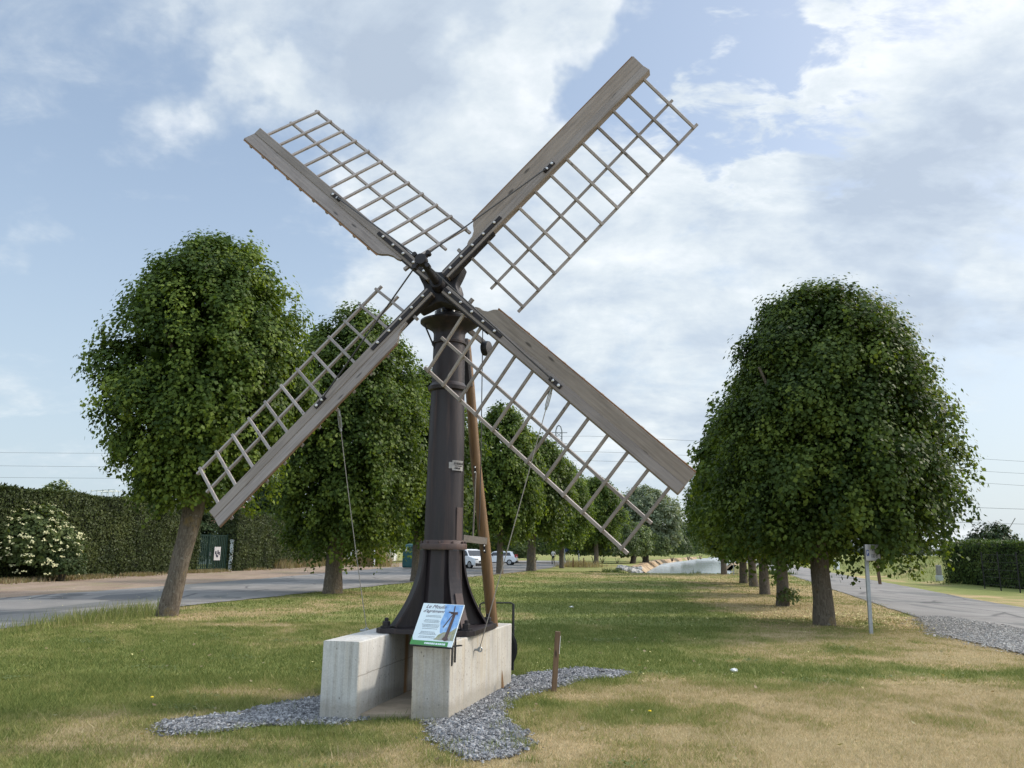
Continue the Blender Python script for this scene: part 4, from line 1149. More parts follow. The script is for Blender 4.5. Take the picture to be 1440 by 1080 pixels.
def bush(name, loc, me, label, cat='bush', group=None, s=(1, 1, 1), rz=0, stem=None):
    t = empty(name, loc, label, cat, group); t.scale = s; t.rotation_euler.z = rz
    link(bpy.data.objects.new('foliage', me), t)
    b = MB(); hz = 1.0
    for k in range(5):
        a = k*1.26; b.tube([(.05*math.cos(a), .05*math.sin(a), -.05), (.2*math.cos(a), .2*math.sin(a), hz*.5), (.4*math.cos(a), .4*math.sin(a), hz)], [.05, .035, .015], 6)
    if stem is not False: link(bpy.data.objects.new('stem', stem_mesh if stem is None else stem), t)
    return t
sb_ = MB()
for k in range(5):
    a = k*1.26; sb_.tube([(.05*math.cos(a), .05*math.sin(a), -.05), (.2*math.cos(a), .2*math.sin(a), .5), (.4*math.cos(a), .4*math.sin(a), 1)], [.05, .035, .015], 6)
stem_mesh = sb_.mesh('stem', MT['bark'])
sp_ = bush_mesh('foliage', 3, .35, .3, .55, 260, .10, MT['palebush'])
bush('sprout', gz(1111, 853), sp_, 'bright green sprout at the foot of the reddish trunk in the right row', 'shoot', None, (1, 1, 1), 0, False)

# canal side and far vegetation
bm1 = bush_mesh('foliage', 61, 3.2, 3.2, 6.0, 9000, .30, MT['bush'])
bm2 = bush_mesh('foliage', 62, 3.4, 3.0, 5.0, 8000, .30, MT['palebush'])
bm3 = bush_mesh('foliage', 63, 3.0, 3.0, 7.0, 9000, .28, MT['bush'], .3)
bt_ = crown_mesh('crown', 71, sc_prof(OVAL, 5.0), 2.2, 11.6, 900, 26, .34, MT['silver'], .95, 1500, .5, .3, .5)
tree('willow_tree', (21.5, 128, 0), bt_, trunk_mesh('trunk', [(0, 0, -.2), (.1, 0, 2), (0, 0, 4.5)], [.5, .4, .3], 6, 21), 'tall grey green tree with a rounded loose crown beyond the lower right sail tip', 'tree')
GB = 'bushes and small trees along the far canal bank'
for i, (px, Y, s, me, lb) in enumerate(((836, 92, (1.0, 1.0, 1.05), bm1, 'dark dense bush at the end of the left tree row, left of the pale rocks'),
        (868, 108, (.9, .9, .8), bm3, 'dark green bush just left of the tree trunk by the orange bank'),
        (906, 125, (1.35, 1.2, .95), bm2, 'light green spreading tree above the start of the orange bank'),
        (945, 150, (1.3, 1.2, .95), bm1, 'mid green bush above the middle of the orange bank'),
        (968, 172, (1.3, 1.2, 1.15), bm3, 'darker bush behind the middle of the orange bank'),
        (985, 205, (1.5, 1.4, 1.15), bm2, 'pale bush near the far end of the orange bank'),
        (1003, 260, (1.9, 1.5, 1.2), bm1, 'far bush at the bend of the canal, left of the last lime trunk'))):
    p = gy(px, 785, Y); bush('canal_bush', (p[0], p[1], -.05), me, lb, 'bush', GB, s, i*1.1)
tb = trunk_mesh('trunk', [(0, 0, -.2), (.3, 0, 1.2), (.1, 0, 3)], [.42, .34, .25], 5, 25)
p = gy(889, 785, 112); tree('small_tree', (p[0], p[1], 0), crown_mesh('crown', 77, sc_prof(OVAL, 2.6), 1.6, 5.4, 420, 24, .28, MT['palebush'], .7, 900, .5, .25), tb, 'small crooked tree with a thick dark trunk beside the orange bank', 'tree')
GF = 'dark bushes behind the parked cars'
for i, (x, y, s, me) in enumerate(((-16, 90, (1.2, 1.2, 1.1), bm1), (-11.5, 103, (1.4, 1.2, 1.1), bm3), (-5.5, 114, (1.5, 1.2, 1.2), bm1), (-2.5, 103, (1.3, 1.0, .9), bm3), (3.2, 104, (1.3, .9, .8), bm1), (7.6, 107, (1.3, .9, .8), bm3), (12.6, 110, (1.2, 1, .75), bm1), (.6, 101, (.9, .8, .45), bm1))):
    lb = ['dark bush behind the green recycling bin', 'dark bush filling the gap left of the parked cars', 'dark bush behind the parked white SUV', 'dark bush right behind the parked hatchback', 'dark bush behind the walking person', 'dark bush behind the blue board', 'dark bush right of the blue board at the row end', 'low dark bush right of the hatchback'][i]
    bush('dark_bush', (x, y, 0), me, lb, 'bush', GF, s, i*1.7)
# far treeline on the right and beyond
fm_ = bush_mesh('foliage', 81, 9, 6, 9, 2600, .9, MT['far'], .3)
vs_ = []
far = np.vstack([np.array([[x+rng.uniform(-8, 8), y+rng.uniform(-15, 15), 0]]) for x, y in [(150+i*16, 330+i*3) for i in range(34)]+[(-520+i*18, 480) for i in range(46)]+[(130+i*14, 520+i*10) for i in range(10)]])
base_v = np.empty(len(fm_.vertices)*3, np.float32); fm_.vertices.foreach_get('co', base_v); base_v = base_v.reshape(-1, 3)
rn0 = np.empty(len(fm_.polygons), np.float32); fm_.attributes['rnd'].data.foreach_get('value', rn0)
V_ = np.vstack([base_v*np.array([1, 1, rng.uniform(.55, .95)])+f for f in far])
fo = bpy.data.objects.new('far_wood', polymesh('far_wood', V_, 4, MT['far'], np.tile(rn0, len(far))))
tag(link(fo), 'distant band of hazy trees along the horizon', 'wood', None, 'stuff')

# ------------------------------------------------------------------ hedges
def hedge(name, A, B, h0, h1, thick, label, n, size, mat, seed, zb=.0, core=(.010, .018, .007)):
    A = Vector((A[0], A[1], 0)); B = Vector((B[0], B[1], 0)); d = (B-A); L = d.length; u = d.normalized(); nrm = Vector((u.y, -u.x, 0))  # towards the viewer side
    t = empty(name, A, label, 'hedge')
    b = MB(); th = thick*.42
    prof = [(-th, zb), (-th, .9), (-th*.8, .97), (0, .985), (th*.8, .97), (th, .9), (th, zb)]
    vs = []; fs = []; N = 30
    for i in range(N+1):
        p = A+u*(L*(.01+.98*i/N)); h = h0+(h1-h0)*i/N
        for o, z in prof: vs.append(p+nrm*o+Vector((0, 0, (z*h if z > .5 else z))))
    m_ = len(prof)
    for i in range(N):
        for k in range(m_-1): fs.append((i*m_+k, i*m_+k+1, (i+1)*m_+k+1, (i+1)*m_+k))
    fs += [tuple(range(m_)), tuple(range(N*m_, N*m_+m_))[::-1]]
    b.add(vs, fs); obj('branches', b, basic(name+'_core', (.016, .022, .01), (.01, .015, .007), 3, .95), t)  # solid core under the leaves, coloured dark for the shade inside
    g = np.random.default_rng(seed)
    # surface samples: front, top, back, ends
    kind = g.choice(4, n, p=[.56, .26, .10, .08]); s = g.random(n); hh_ = h0+(h1-h0)*s; zr = g.random(n)
    off = np.where(kind == 0, thick/2, np.where(kind == 2, -thick/2, (g.random(n)-.5)*thick))
    z = np.where(kind == 1, hh_, zb+zr*(hh_-zb)); s = np.where(kind == 3, np.round(g.random(n)), s)
    bmp = (fbm(s*L*1.1+seed, z*1.3, 3)-.5)*.35+g.normal(0, .05, n)
    nv = np.zeros((n, 3)); un = np.array(u); nn_ = np.array(nrm)
    nv[kind == 0] = nn_; nv[kind == 2] = -nn_; nv[kind == 1] = (0, 0, 1); nv[kind == 3] = un*np.where(s[kind == 3, None] > .5, 1, -1)
    # round the top edges
    edge = sstep(.90, 1.0, z/hh_)*(kind != 1); off = off*(1-.12*edge)
    P = np.array(A)*0+un*(s*L)[:, None]+nn_*off[:, None]+np.array([0, 0, 1])*z[:, None]+nv*bmp[:, None]
    nr = unit(nv+g.normal(0, .5, (n, 3))); tp = unit(g.normal(0, .5, (n, 3))+np.array([0, 0, .55])+nv*.5)
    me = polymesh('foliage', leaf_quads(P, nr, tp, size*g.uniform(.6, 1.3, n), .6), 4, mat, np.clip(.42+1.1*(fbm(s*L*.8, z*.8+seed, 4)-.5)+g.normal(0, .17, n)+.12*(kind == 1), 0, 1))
    link(bpy.data.objects.new('foliage', me), t); return t
hedge('clipped_hedge', (-24.3, 27.5), (-20.3, 50.6), 4.0, 4.05, 1.6, 'long tall clipped dark hedge left of the green gate behind the cream flowered bush', 64000, .135, MT['thuja'], 4)
hedge('clipped_hedge', (-19.15, 54.2), (-17.7, 76), 4.1, 3.2, 1.6, 'tall clipped hedge right of the green gate, ending by the white post', 36000, .15, MT['thuja'], 9)
hedge('garden_hedge', (25.5, 46.2), (27.5, 26), 2.3, 2.15, 1.5, 'lower clipped hedge behind thin dark fence posts at the right edge', 26000, .13, MT['privet'], 14)
GP = 'thin dark fence posts in front of the right hedge'
for i, (px, pt_, pb2) in enumerate(((1385, 773, 828), (1408, 773, 831), (1435, 773, 834))):
    f_ = gz(px, pb2); b = MB(); b.tube([(f_[0], f_[1], -.1), (f_[0], f_[1], 1.75)], .028, 8); b.tube([(f_[0], f_[1], 1.74), (f_[0], f_[1], 1.78)], .04, 8)
    tag(obj('fence_post', b, MT['blackplastic'], None, Vector((f_[0], f_[1], 0))), ['leftmost thin dark fence post by the right hedge', 'middle thin dark fence post by the right hedge', 'thin dark fence post nearest the right edge of the view'][i], 'fence post', GP)
fp = [gz(px, pb2) for px, pb2 in ((1385, 828), (1408, 831), (1435, 834), (1475, 838))]
fe = MB()
for z in (.25, .6, .95, 1.3, 1.65):
    fe.tube([(p[0], p[1], z) for p in fp], .006, 4)
for i in range(3):
    a, b_ = Vector(fp[i]), Vector(fp[i+1])
    for k in range(10):
        q = a.lerp(b_, k/10); fe.tube([(q.x, q.y, .2), (q.x, q.y, 1.7)], .004, 4)
tag(obj('wire_fence', fe, MT['blackplastic'], None, Vector(fp[0])), 'thin dark wire mesh fence strung along the right hedge', 'fence')
# elder bush with cream flowers
def elder_bush(name, loc, rx, ry, h, n, nf, label, seed):
    me = bush_mesh('foliage', seed, rx, ry, h, n, .20, MT['elder'], .25, .1)
    t = bush(name, loc, me, label, 'bush')
    g = np.random.default_rng(seed+5); vs = []
    th = g.random(nf)*2*PI; el = np.arccos(1-g.random(nf)*1.5)
    d = np.stack([np.sin(el)*np.cos(th), np.sin(el)*np.sin(th), np.cos(el)], 1)
    k = 1+.5*(fbm(th*1.8+seed, el*2+seed*2, 3)-.5)+.05
    P = np.stack([d[:, 0]*rx*k, d[:, 1]*ry*k, h*.42+d[:, 2]*h*.58*k], 1)
    m_ = 7
    P[:, 2] = np.maximum(P[:, 2], .25)
    Q = np.repeat(P, m_, 0)+g.normal(0, .055, (nf*m_, 3))*np.array([1, 1, .4]); nr = unit(np.repeat(d, m_, 0)*.8+np.array([0, 0, .8])+g.normal(0, .3, (nf*m_, 3)))
    fm2 = polymesh('flowers', leaf_quads(Q, nr, unit(g.normal(0, 1, (nf*m_, 3))), g.uniform(.05, .11, nf*m_), .9), 4, MT['flower'])
    o = bpy.data.objects.new('flowers', fm2); link(o, t); return t
elder_bush('elder_bush', (-22.6, 36.6, 0), 3.0, 1.7, 3.4, 9500, 360, 'large elder bush covered in cream flower clusters in front of the left hedge', 91)
elder_bush('elder_bush', (-26.0, 45.5, 2.6), 1.1, .9, 2.5, 1500, 60, 'elder sprig with cream flowers rising above the top of the left hedge', 92)
bush('round_bush', gz(86, 817), bush_mesh('foliage', 95, 1.0, .9, 1.5, 3800, .13, MT['bush'], .12), 'small round dark green bush at the foot of the flowering elder', 'bush')
# conifers behind the hedge
def conifer_mesh(seed, r, h, n, mat, size):
    g = np.random.default_rng(seed); t = g.random(n)**.8; th = g.random(n)*2*PI
    lay = .75+.25*np.sin(t*38+np.sin(th*5+seed)*1.5); rr = r*(1-t)**.75*lay*(1-np.abs(g.normal(0, .2, n)))*(1+.35*(fbm(th*1.5, t*6+seed, 3)-.5))
    P = np.stack([rr*np.cos(th), rr*np.sin(th), .4+t*h], 1); d = np.stack([np.cos(th), np.sin(th), 0*th], 1)
    return polymesh('crown', leaf_quads(P, unit(d*.5+np.array([0, 0, .8])+g.normal(0, .4, (n, 3))), unit(d+g.normal(0, .35, (n, 3))+np.array([0, 0, .2])), size*g.uniform(.6, 1.3, n), .4), 4, mat, np.clip(g.normal(.45, .2, n), 0, 1))
ct = trunk_mesh('trunk', [(0, 0, -.1), (0, 0, 2), (0, 0, 5)], [.25, .2, .1], 3, 31)
cfm = conifer_mesh(5, 3.6, 8.2, 16000, MT['conifer'], .42)
tree('conifer_tree', (-30, 66, 0), cfm, ct, 'dark spreading conifer behind the left hedge, left of the leaning trunk', 'tree', None, 0, (1.0, 1, .88))
tree('conifer_tree', (-26.3, 66, 0), cfm, ct, 'dark conifer directly behind the leaning trunk, above the hedge', 'tree', None, 1.5, (1.05, 1, .95))
tree('conifer_tree', (-22.0, 72, 0), cfm, ct, 'dark conifer behind the hedge right of the green gate', 'tree', None, 2.5, (1.1, 1, .9))
tree('small_tree', (38.5, 64, 0), crown_mesh('crown', 88, sc_prof(OVAL, 1.5), 1.2, 3.9, 160, 20, .22, MT['conifer'], .55, 400, .1, .45), trunk_mesh('trunk', [(0, 0, -.1), (0, 0, 1), (0, 0, 2.4)], [.14, .11, .07], 2, 33), 'ragged loose dark tree peeking above the right hedge', 'tree')
tree('conifer_tree', (44.6, 64, 0), bpy.data.meshes['crown'] if False else conifer_mesh(18, 1.6, 4.4, 2500, MT['conifer'], .5), ct, 'dark conifer tip at the right border above the hedge', 'tree', None, .4, (1, 1, .82))

# ------------------------------------------------------------------ gate, house, posts, metal frame behind the hedge
gp = Vector((-19.75, 51.0, 0)); ge = Vector((-18.95, 53.9, 0)); gu = (ge-gp).normalized(); gn = Vector((gu.y, -gu.x, 0))
gate = empty('garden_gate', gp, 'dark green slatted metal gate with a white notice between two hedges', 'gate')
b = MB(); L = (ge-gp).length
b.bar(gp+Vector((0, 0, .2)), ge+Vector((0, 0, .2)), .05, .06); b.bar(gp+Vector((0, 0, 2.3)), ge+Vector((0, 0, 2.3)), .05, .06)
for k in (0, .36, 1): q = gp.lerp(ge, k); b.bar(q, q+Vector((0, 0, 2.42)), .08, .08)
obj('gate_frame', b, MT['gategreen'], gate)
b = MB()
for k in range(16):
    q = gp.lerp(ge, (k+.5)/16); b.bar(q+Vector((0, 0, .1)), q+Vector((0, 0, 2.35)), .11, .02, gn)
obj('slats', b, MT['gategreen'], gate)
q = gp.lerp(ge, .66)+gn*.05; b = MB(); b.bar(q+Vector((0, 0, 1.15))-gu*.33, q+Vector((0, 0, 1.15))+gu*.33, .02, .86, (0, 0, 1)); nt = obj('notice', b, MT['signwhite'], gate)
b = MB()
for (a_, z, w_, h_) in ((-.18, 1.2, .16, .2), (.05, 1.24, .13, .24), (.2, 1.15, .12, .2), (.0, .98, .2, .14), (-.1, 1.05, .1, .16)):
    c = q+gn*.014+gu*a_; b.bar(c+Vector((0, 0, z))-gu*w_/2, c+Vector((0, 0, z))+gu*w_/2, .006, h_, (0, 0, 1))
obj('notice_print', b, MT['ink'], nt)
q = gp.lerp(ge, .40)+gn*.06; b = MB(); b.bar(q+Vector((0, 0, 1.0)), q+Vector((0, 0, 1.25)), .05, .05); obj('handle', b, MT['steel'], gate)
b = MB(); b.box((-18.72, 54.25, 1.0), (.2, .2, 2.0)); b.box((-18.72, 54.25, 2.03), (.27, .27, .07)); tag(obj('gate_pillar', b, MT['housewall'], None, Vector((-18.72, 54.25, 0)), bevel=.02), 'pale rendered gate pillar right of the green gate', 'pillar')
hs = empty('house', (-27, 76, 0), 'pale rendered house mostly hidden behind the conifers and the leaning lime tree', 'house')
b = MB(); b.box((-28.2, 78, 1.9), (5.5, 6, 3.8)); obj('wall', b, MT['housewall'], hs)
b = MB(); b.prism([(-31.2, 74.6, 3.75), (-31.2, 81.4, 3.75), (-31.2, 78, 5.6)], (6.0, 0, 0)); obj('roof', b, MT['roof'], hs)
b = MB(); b.box((-27.2, 74.97, 1.7), (1.1, .08, 1.3)); wnd = obj('window', b, MT['white'], hs); b = MB(); b.box((-27.2, 74.92, 1.7), (.9, .04, 1.1)); obj('pane', b, MT['glass'], wnd)
hs2 = empty('house', (-16, 105, 0), 'white house glimpsed under the second lime tree, behind dark bushes', 'house')
b = MB(); b.box((-19, 108, 1.8), (7, 6, 3.6)); obj('wall', b, MT['white'], hs2)
b = MB(); b.prism([(-22.8, 104.6, 3.55), (-22.8, 111.4, 3.55), (-22.8, 108, 5.6)], (7.6, 0, 0)); obj('roof', b, MT['roof'], hs2)
b = MB(); b.box((-18, 104.97, 1.7), (1.2, .08, 1.3)); wnd = obj('window', b, MT['housewall'], hs2); b = MB(); b.box((-18, 104.92, 1.7), (1.0, .04, 1.1)); obj('pane', b, MT['glass'], wnd)
def post(px, py0, py1, Y, r, mat, label, name='garden_post'):
    a = gy(px, py1, Y); t_ = gy(px, py0, Y); b = MB(); b.tube([(a[0], Y, 0), (a[0], Y, t_[2])], r, 8); b.tube([(a[0], Y, t_[2]-.01), (a[0], Y, t_[2]+.04)], [r*1.15, r*.6], 8)
    return tag(obj(name, b, mat, None, Vector((a[0], Y, 0))), label, 'post')
post(172, 691, 800, 56, .06, MT['white'], 'thin white post rising above the left hedge, right of the metal frame')
post(243, 697, 800, 58, .07, MT['housewall'], 'thin pale post above the left hedge beside the leaning trunk')
post(526, 763, 793, 70, .06, MT['white'], 'thin white post standing in dry weeds at the end of the hedge')
post(506, 772, 793, 70, .05, MT['stake'], 'thin wooden post in dry weeds left of the white post')
f0 = gy(127, 700, 62); f1 = gy(160, 700, 62); zt = gy(140, 688, 62)[2]
b = MB()
for x in np.linspace(f0[0], f1[0], 5):
    for yy in (62, 63.6): b.bar((x, yy, 0), (x, yy, zt-(.0 if x > f0[0]+.5 else .12)), .05, .05)
for yy in (62, 63.6):
    b.bar((f0[0], yy, zt-.15), (f1[0], yy, zt), .05, .05); b.bar((f0[0], yy, zt-1.0), (f1[0], yy, zt-1.0), .05, .05); b.bar((f0[0]+.9, yy, zt-.8), (f1[0], yy, zt-.5), .05, .05)
for x in np.linspace(f0[0], f1[0], 5): b.bar((x, 62, zt-.08), (x, 63.6, zt-.08), .05, .05)
tag(obj('metal_frame', b, MT['housewall'], None, Vector((f0[0], 62, 0))), 'pale open metal scaffold frame showing above the top of the left hedge', 'frame')

# recycling bin
bn = empty('recycling_bin', (-8.55, 67, 0), 'tall dark teal recycling bin half hidden behind the third lime trunk', 'bin')
b = MB(); c = gy(580, 790, 67); b.box((c[0], 67, .93), (1.55, 1.3, 1.7), None, 0, .97); obj('body', b, MT['teal'], bn, bevel=.12)
b = MB(); b.lathe([(.72, 1.76), (.6, 1.95), (.3, 2.02)], (c[0], 67, 0), 24); obj('lid', b, MT['teal'], bn)
b = MB(); b.box((c[0]-.5, 66.32, 1.55), (.2, .03, .28)); obj('sticker', b, MT['white'], bn)

# ------------------------------------------------------------------ signs on the right
ps = gz(1225, 892); pt_ = Vector(gy(1217.5, 770, ps[1]))
sg = empty('parking_sign', ps, 'white parking sign with blue P on a grey post, half covered by leaves', 'sign')
b = MB(); top_ = Vector((ps[0]+.03, ps[1], pt_.z+.06)); b.bar((ps[0], ps[1], -.15), top_, .075, .045, (0, -1, 0)); obj('post', b, MT['steel'], sg, bevel=.006)
sM = Matrix.Rotation(R(88), 4, 'X'); tl = Vector(gy(1211, 766, ps[1]-.05)); 
cxs, czs = tl.x+.205, (1.80+1.475)/2
sM = Matrix.Translation(Vector((cxs, ps[1]-.12, czs))-sg.location) @ Matrix.Rotation(R(32), 4, 'Z') @ Matrix.Rotation(R(90), 4, 'X')
b = MB(); b.box((0, 0, -.008), (.48, .33, .016)); pl = obj('sign_plate', b, MT['signwhite'], sg, Vector((0, 0, 0)), bevel=.01); pl.matrix_local = sM
b = MB(); b.box((-.185, -.005, .0015), (.085, .12, .003)); pb3 = obj('blue_symbol', b, MT['signblue'], pl, Vector((0, 0, 0)))
text_mesh('P', .11, MT['white'], Matrix.Translation((-.185, -.008, .004)), pl, 'letter')
text_mesh('Parking', .105, MT['ink'], Matrix.Translation((.045, .07, .001)), pl, 'lettering', narrow=.8)
text_mesh('100 m', .115, MT['ink'], Matrix.Translation((.03, -.07, .001)), pl, 'lettering', narrow=.8)
p2 = gz(1238, 822); s2 = empty('road_sign', p2, 'dark blue sign on a brown wooden post across the road, behind the parking sign', 'sign')
b = MB(); b.bar((p2[0], p2[1], -.1), (p2[0]-.15, p2[1], 1.9), .13, .13); obj('post', b, MT['stake'], s2)
b = MB(); c = gy(1241, 771, p2[1]-.12); b.box((c[0], p2[1]-.14, c[2]), (.9, .04, .75)); obj('sign_plate', b, MT['blue'], s2, bevel=.01)
p3 = gz(1176, 806); s3 = empty('small_sign', (p3[0], 62, 0), 'small white panel on a short post on the grass bank behind the nearest right trunk', 'sign')
c = gy(1176, 794, 62); b = MB(); b.tube([(c[0], 62, -.1), (c[0], 62, c[2])], .03, 8); obj('post', b, MT['steel'], s3)
b = MB(); b.box((c[0], 61.95, c[2]), (.45, .03, .7)); obj('sign_plate', b, MT['white'], s3, bevel=.01); s3.location.x = p3[0]
c = gy(1321, 812, 48); zg = float(height(c[0], 48)); mk = empty('stone_marker', (c[0], 48, zg), 'small grey stone marker with a white base on the grass bank by the right hedge', 'marker')
b = MB(); b.box((c[0], 48, zg+.62), (.28, .22, .6), None, 0, .92); obj('stone', b, MT['stone'], mk, bevel=.03)
b = MB(); b.box((c[0], 48, zg+.14), (.34, .28, .36)); obj('base', b, MT['housewall'], mk, bevel=.02)
p4 = gz(1032, 809); s4 = empty('canal_sign', p4, 'small white panel on a thin post at the canal edge between the right trunks', 'sign')
b = MB(); b.tube([(p4[0], p4[1], -.1), (p4[0], p4[1], 1.35)], .035, 8); obj('post', b, MT['steel'], s4)
b = MB(); c = gy(1032, 785, p4[1]); b.box((c[0], p4[1]-.05, c[2]), (.40, .03, .42)); obj('sign_plate', b, MT['white'], s4, bevel=.01)
# blue board on poles
bb_ = empty('blue_board', (8.6, 97, 0), 'dark blue board hung between two thin grey poles at the end of the tree row', 'board')
x0 = gy(794, 780, 97)[0]; x1 = gy(814, 780, 97)[0]; zt = gy(814, 769, 97)[2]; zb_ = gy(814, 776, 97)[2]
b = MB(); b.tube([(x0, 97, -.1), (x0, 97, zt)], .06, 8); obj('pole', b, MT['steel'], bb_)
b = MB(); b.tube([(x1, 97, -.1), (x1, 97, zt+.1)], .07, 8); obj('pole', b, MT['steel'], bb_)
b = MB(); b.tube([(x0, 97, zb_-.05), (x1, 97, zb_-.05)], .04, 8); obj('crossbar', b, MT['steel'], bb_)
b = MB(); b.box(((x0+x1)/2, 97, (zt+zb_)/2), (x1-x0-.15, .05, zt-zb_)); obj('panel', b, MT['blue'], bb_)
GY_ = 'low rusty fence posts at the end of the lawn'
for i, (px, Y) in enumerate(((806, 80), (821, 80))):
    a = gy(px, 797, Y); b = MB(); b.bar((a[0], Y, -.2), (a[0], Y, .9), .09, .09); b.box((a[0], Y, .92), (.11, .11, .04))
    tag(obj('low_post', b, MT['rusty'], None, Vector((a[0], Y, 0))), ['left one of the two low rusty posts by the dry weeds', 'right one of the two low rusty posts by the dry weeds'][i], 'post', GY_)
# rocks
GRk = 'pale rocks heaped at the canal corner'
rk = np.random.default_rng(3); RM = []
for v_ in range(3):
    b = MB(); vs = []; fs = []
    for i in range(6):
        for j in range(9):
            th = PI*i/5; ph = 2*PI*j/9; q = rk.uniform(.75, 1.2); vs.append((q*math.sin(th)*math.cos(ph), q*math.sin(th)*math.sin(ph), .7*q*math.cos(th)))
    for i in range(5):
        for j in range(9): fs.append((i*9+j, i*9+(j+1) % 9, (i+1)*9+(j+1) % 9, (i+1)*9+j))
    b.add(vs, fs); RM.append(b.mesh('rock', MT['rock']))
for i in range(22):
    px = 871+30*rk.random(); Y = 66+8*rk.random()+(px-871)*.12; p = gy(px, 800, Y)
    o = bpy.data.objects.new('rock', RM[i % 3]); s_ = rk.uniform(.18, .42); o.scale = (s_*1.5, s_, s_*.8); o.location = (p[0], Y, float(height(p[0], Y))*.3+.08+.10*rk.random()); o.rotation_euler = (rk.uniform(-.4, .4), rk.uniform(-.4, .4), rk.uniform(0, 6))
    tag(link(o), 'pale rock in the low heap of white rubble at the near canal corner', 'rock', GRk)

# ------------------------------------------------------------------ cars
def car(loc, head, label, suv=False, cat='car'):
    t = empty('parked_car', (loc[0], loc[1], 0), label, cat)
    h = 1.64 if suv else 1.48; L = 4.2 if suv else 4.0; W = .90 if suv else .86
    body = MB()
    side = [(-L/2+.05, .32), (-L/2, .55), (-L/2+.03, .82), (-L/2+.22, 1.0), (-.2, .98), (L/2-1.05, .98), (L/2-.25, .84), (L/2-.03, .66), (L/2, .45), (L/2-.08, .26)]
    if suv: side = [(x, z*1.1) for x, z in side]
    def loft(prof, ws, mi=0):
        n = len(prof); vs = []; fs = []
        for y, k in ws:
            cx = sum(p[0] for p in prof)/n; cz = sum(p[1] for p in prof)/n
            for x, z in prof: vs.append((cx+(x-cx)*k, y, cz+(z-cz)*k))
        for a in range(len(ws)-1):
            for i in range(n): fs.append((a*n+i, a*n+(i+1) % n, (a+1)*n+(i+1) % n, (a+1)*n+i))
        fs += [tuple(range(n))[::-1], tuple(range((len(ws)-1)*n, len(ws)*n))]
        body.add(vs, fs, mi, True)
    loft(side, [(-W, .93), (-W+.07, .99), (-W*.6, 1.0), (W*.6, 1.0), (W-.07, .99), (W, .93)])
    z0 = .96*(1.1 if suv else 1)
    gh = [(-L/2+.15, z0-.02), (-L/2+.45, h-.10), (-L/2+.9, h), (.15, h-.01), (.55, h-.09), (L/2-1.0, z0-.02)]
    n = len(gh); vs = []; fs = []
    for sgn in (-1, 1):
        for x, z in gh:
            k = (z-z0)/(h-z0); vs.append((x, sgn*(W-.04-.17*k), z))
    for i in range(n): fs.append((i, (i+1) % n, n+(i+1) % n, n+i))
    fs += [tuple(range(n))[::-1], tuple(range(n, 2*n))]
    body.add(vs, fs, 0, True)
    M3 = Matrix.Rotation(head, 4, 'Z')
    def put(nm, mb, mats, par=t, bev=0):
        o = obj(nm, mb, mats, par, Vector((0, 0, 0)), bev)
        return o
    t.rotation_euler.z = head
    bo = put('body', body, MT['carwhite'], t, .03)
    def yside(z, sgn): k = (z-z0)/(h-z0); return sgn*(W-.04-.17*k+.006)
    for sgn in (-1, 1):
        for (xa, xb, xc, xd) in ((-L/2+.55, -.35, -.35, -L/2+.72), (-.27, L/2-1.12, .52, -.27)):
            b = MB(); za, zb2 = z0+.03, h-.13
            q = [(xa, yside(za, sgn), za), (xb, yside(za, sgn), za), (xc, yside(zb2, sgn), zb2), (xd, yside(zb2, sgn), zb2)]
            b.prism(q, (0, sgn*.006, 0)); put('window', b, MT['glass'], t)
    def slopew(nm, x0_, z0_, x1_, z1_, nx_):
        b = MB(); w0 = W-.14; w1 = W-.26
        q = [(x0_, -w0, z0_), (x0_, w0, z0_), (x1_, w1, z1_), (x1_, -w1, z1_)]; b.prism(q, (nx_*.012, 0, .008)); put(nm, b, MT['glass'], t)
    slopew('windscreen', L/2-1.03, z0+.03, .56, h-.11, 1); slopew('rear_window', -L/2+.17, z0+.06, -L/2+.43, h-.12, -1)
    wr = .34 if suv else .31
    for x in (-L/2+.72, L/2-.82):
        for sgn in (-1, 1):
            b = MB(); b.lathe([(wr*.6, -.10), (wr*.95, -.10), (wr, -.06), (wr, .06), (wr*.95, .10), (wr*.6, .10)], (x, sgn*(W-.09), wr), 22, Matrix.Rotation(R(90), 3, 'X'))
            wh = put('wheel', b, MT['tyre'])
            b = MB(); b.lathe([(.04, .0), (wr*.62, .0), (wr*.66, .03)], (x, sgn*(W+.012), wr), 18, Matrix.Rotation(R(90*sgn), 3, 'X')); obj('rim', b, MT['rim'], wh, Vector((0, 0, 0)))
            b = MB(); b.lathe([(wr+.05, -.02), (wr+.05, .02)], (x, sgn*(W-.03), wr+.01), 22, Matrix.Rotation(R(90), 3, 'X')); put('wheel_arch', b, MT['blackplastic'])
    for sgn in (-1, 1):
        b = MB(); b.box((L/2-.14, sgn*(W-.22), .74*(1.1 if suv else 1)), (.20, .34, .13)); put('headlight', b, MT['lamp'], t, .02)
        b = MB(); b.box((-L/2+.09, sgn*(W-.12), .98*(1.08 if suv else 1)), (.16, .16, .34)); put('tail_light', b, MT['redlamp'], t, .02)
        b = MB(); b.box((.55, sgn*(W+.07), z0+.07), (.12, .2, .13)); put('mirror', b, MT['blackplastic'], t, .02)
    b = MB(); b.box((L/2-.04, 0, .36), (.12, W*1.75, .24)); b.box((L/2-.02, 0, .60), (.06, .95, .14)); put('grille', b, MT['blackplastic'], t, .02)
    b = MB(); b.box((L/2+.035, 0, .47), (.02, .5, .11)); put('number_plate', b, MT['white'], t)
    b = MB(); b.box((-L/2+.02, 0, .36), (.14, W*1.8, .22)); put('rear_bumper', b, MT['blackplastic'], t, .02)
    return t
c1_ = gy(671, 797, 70); car((c1_[0]-.7, 70.5), R(-52), 'white parked SUV facing the lawn, seen between the column foot and the wooden pole', True)
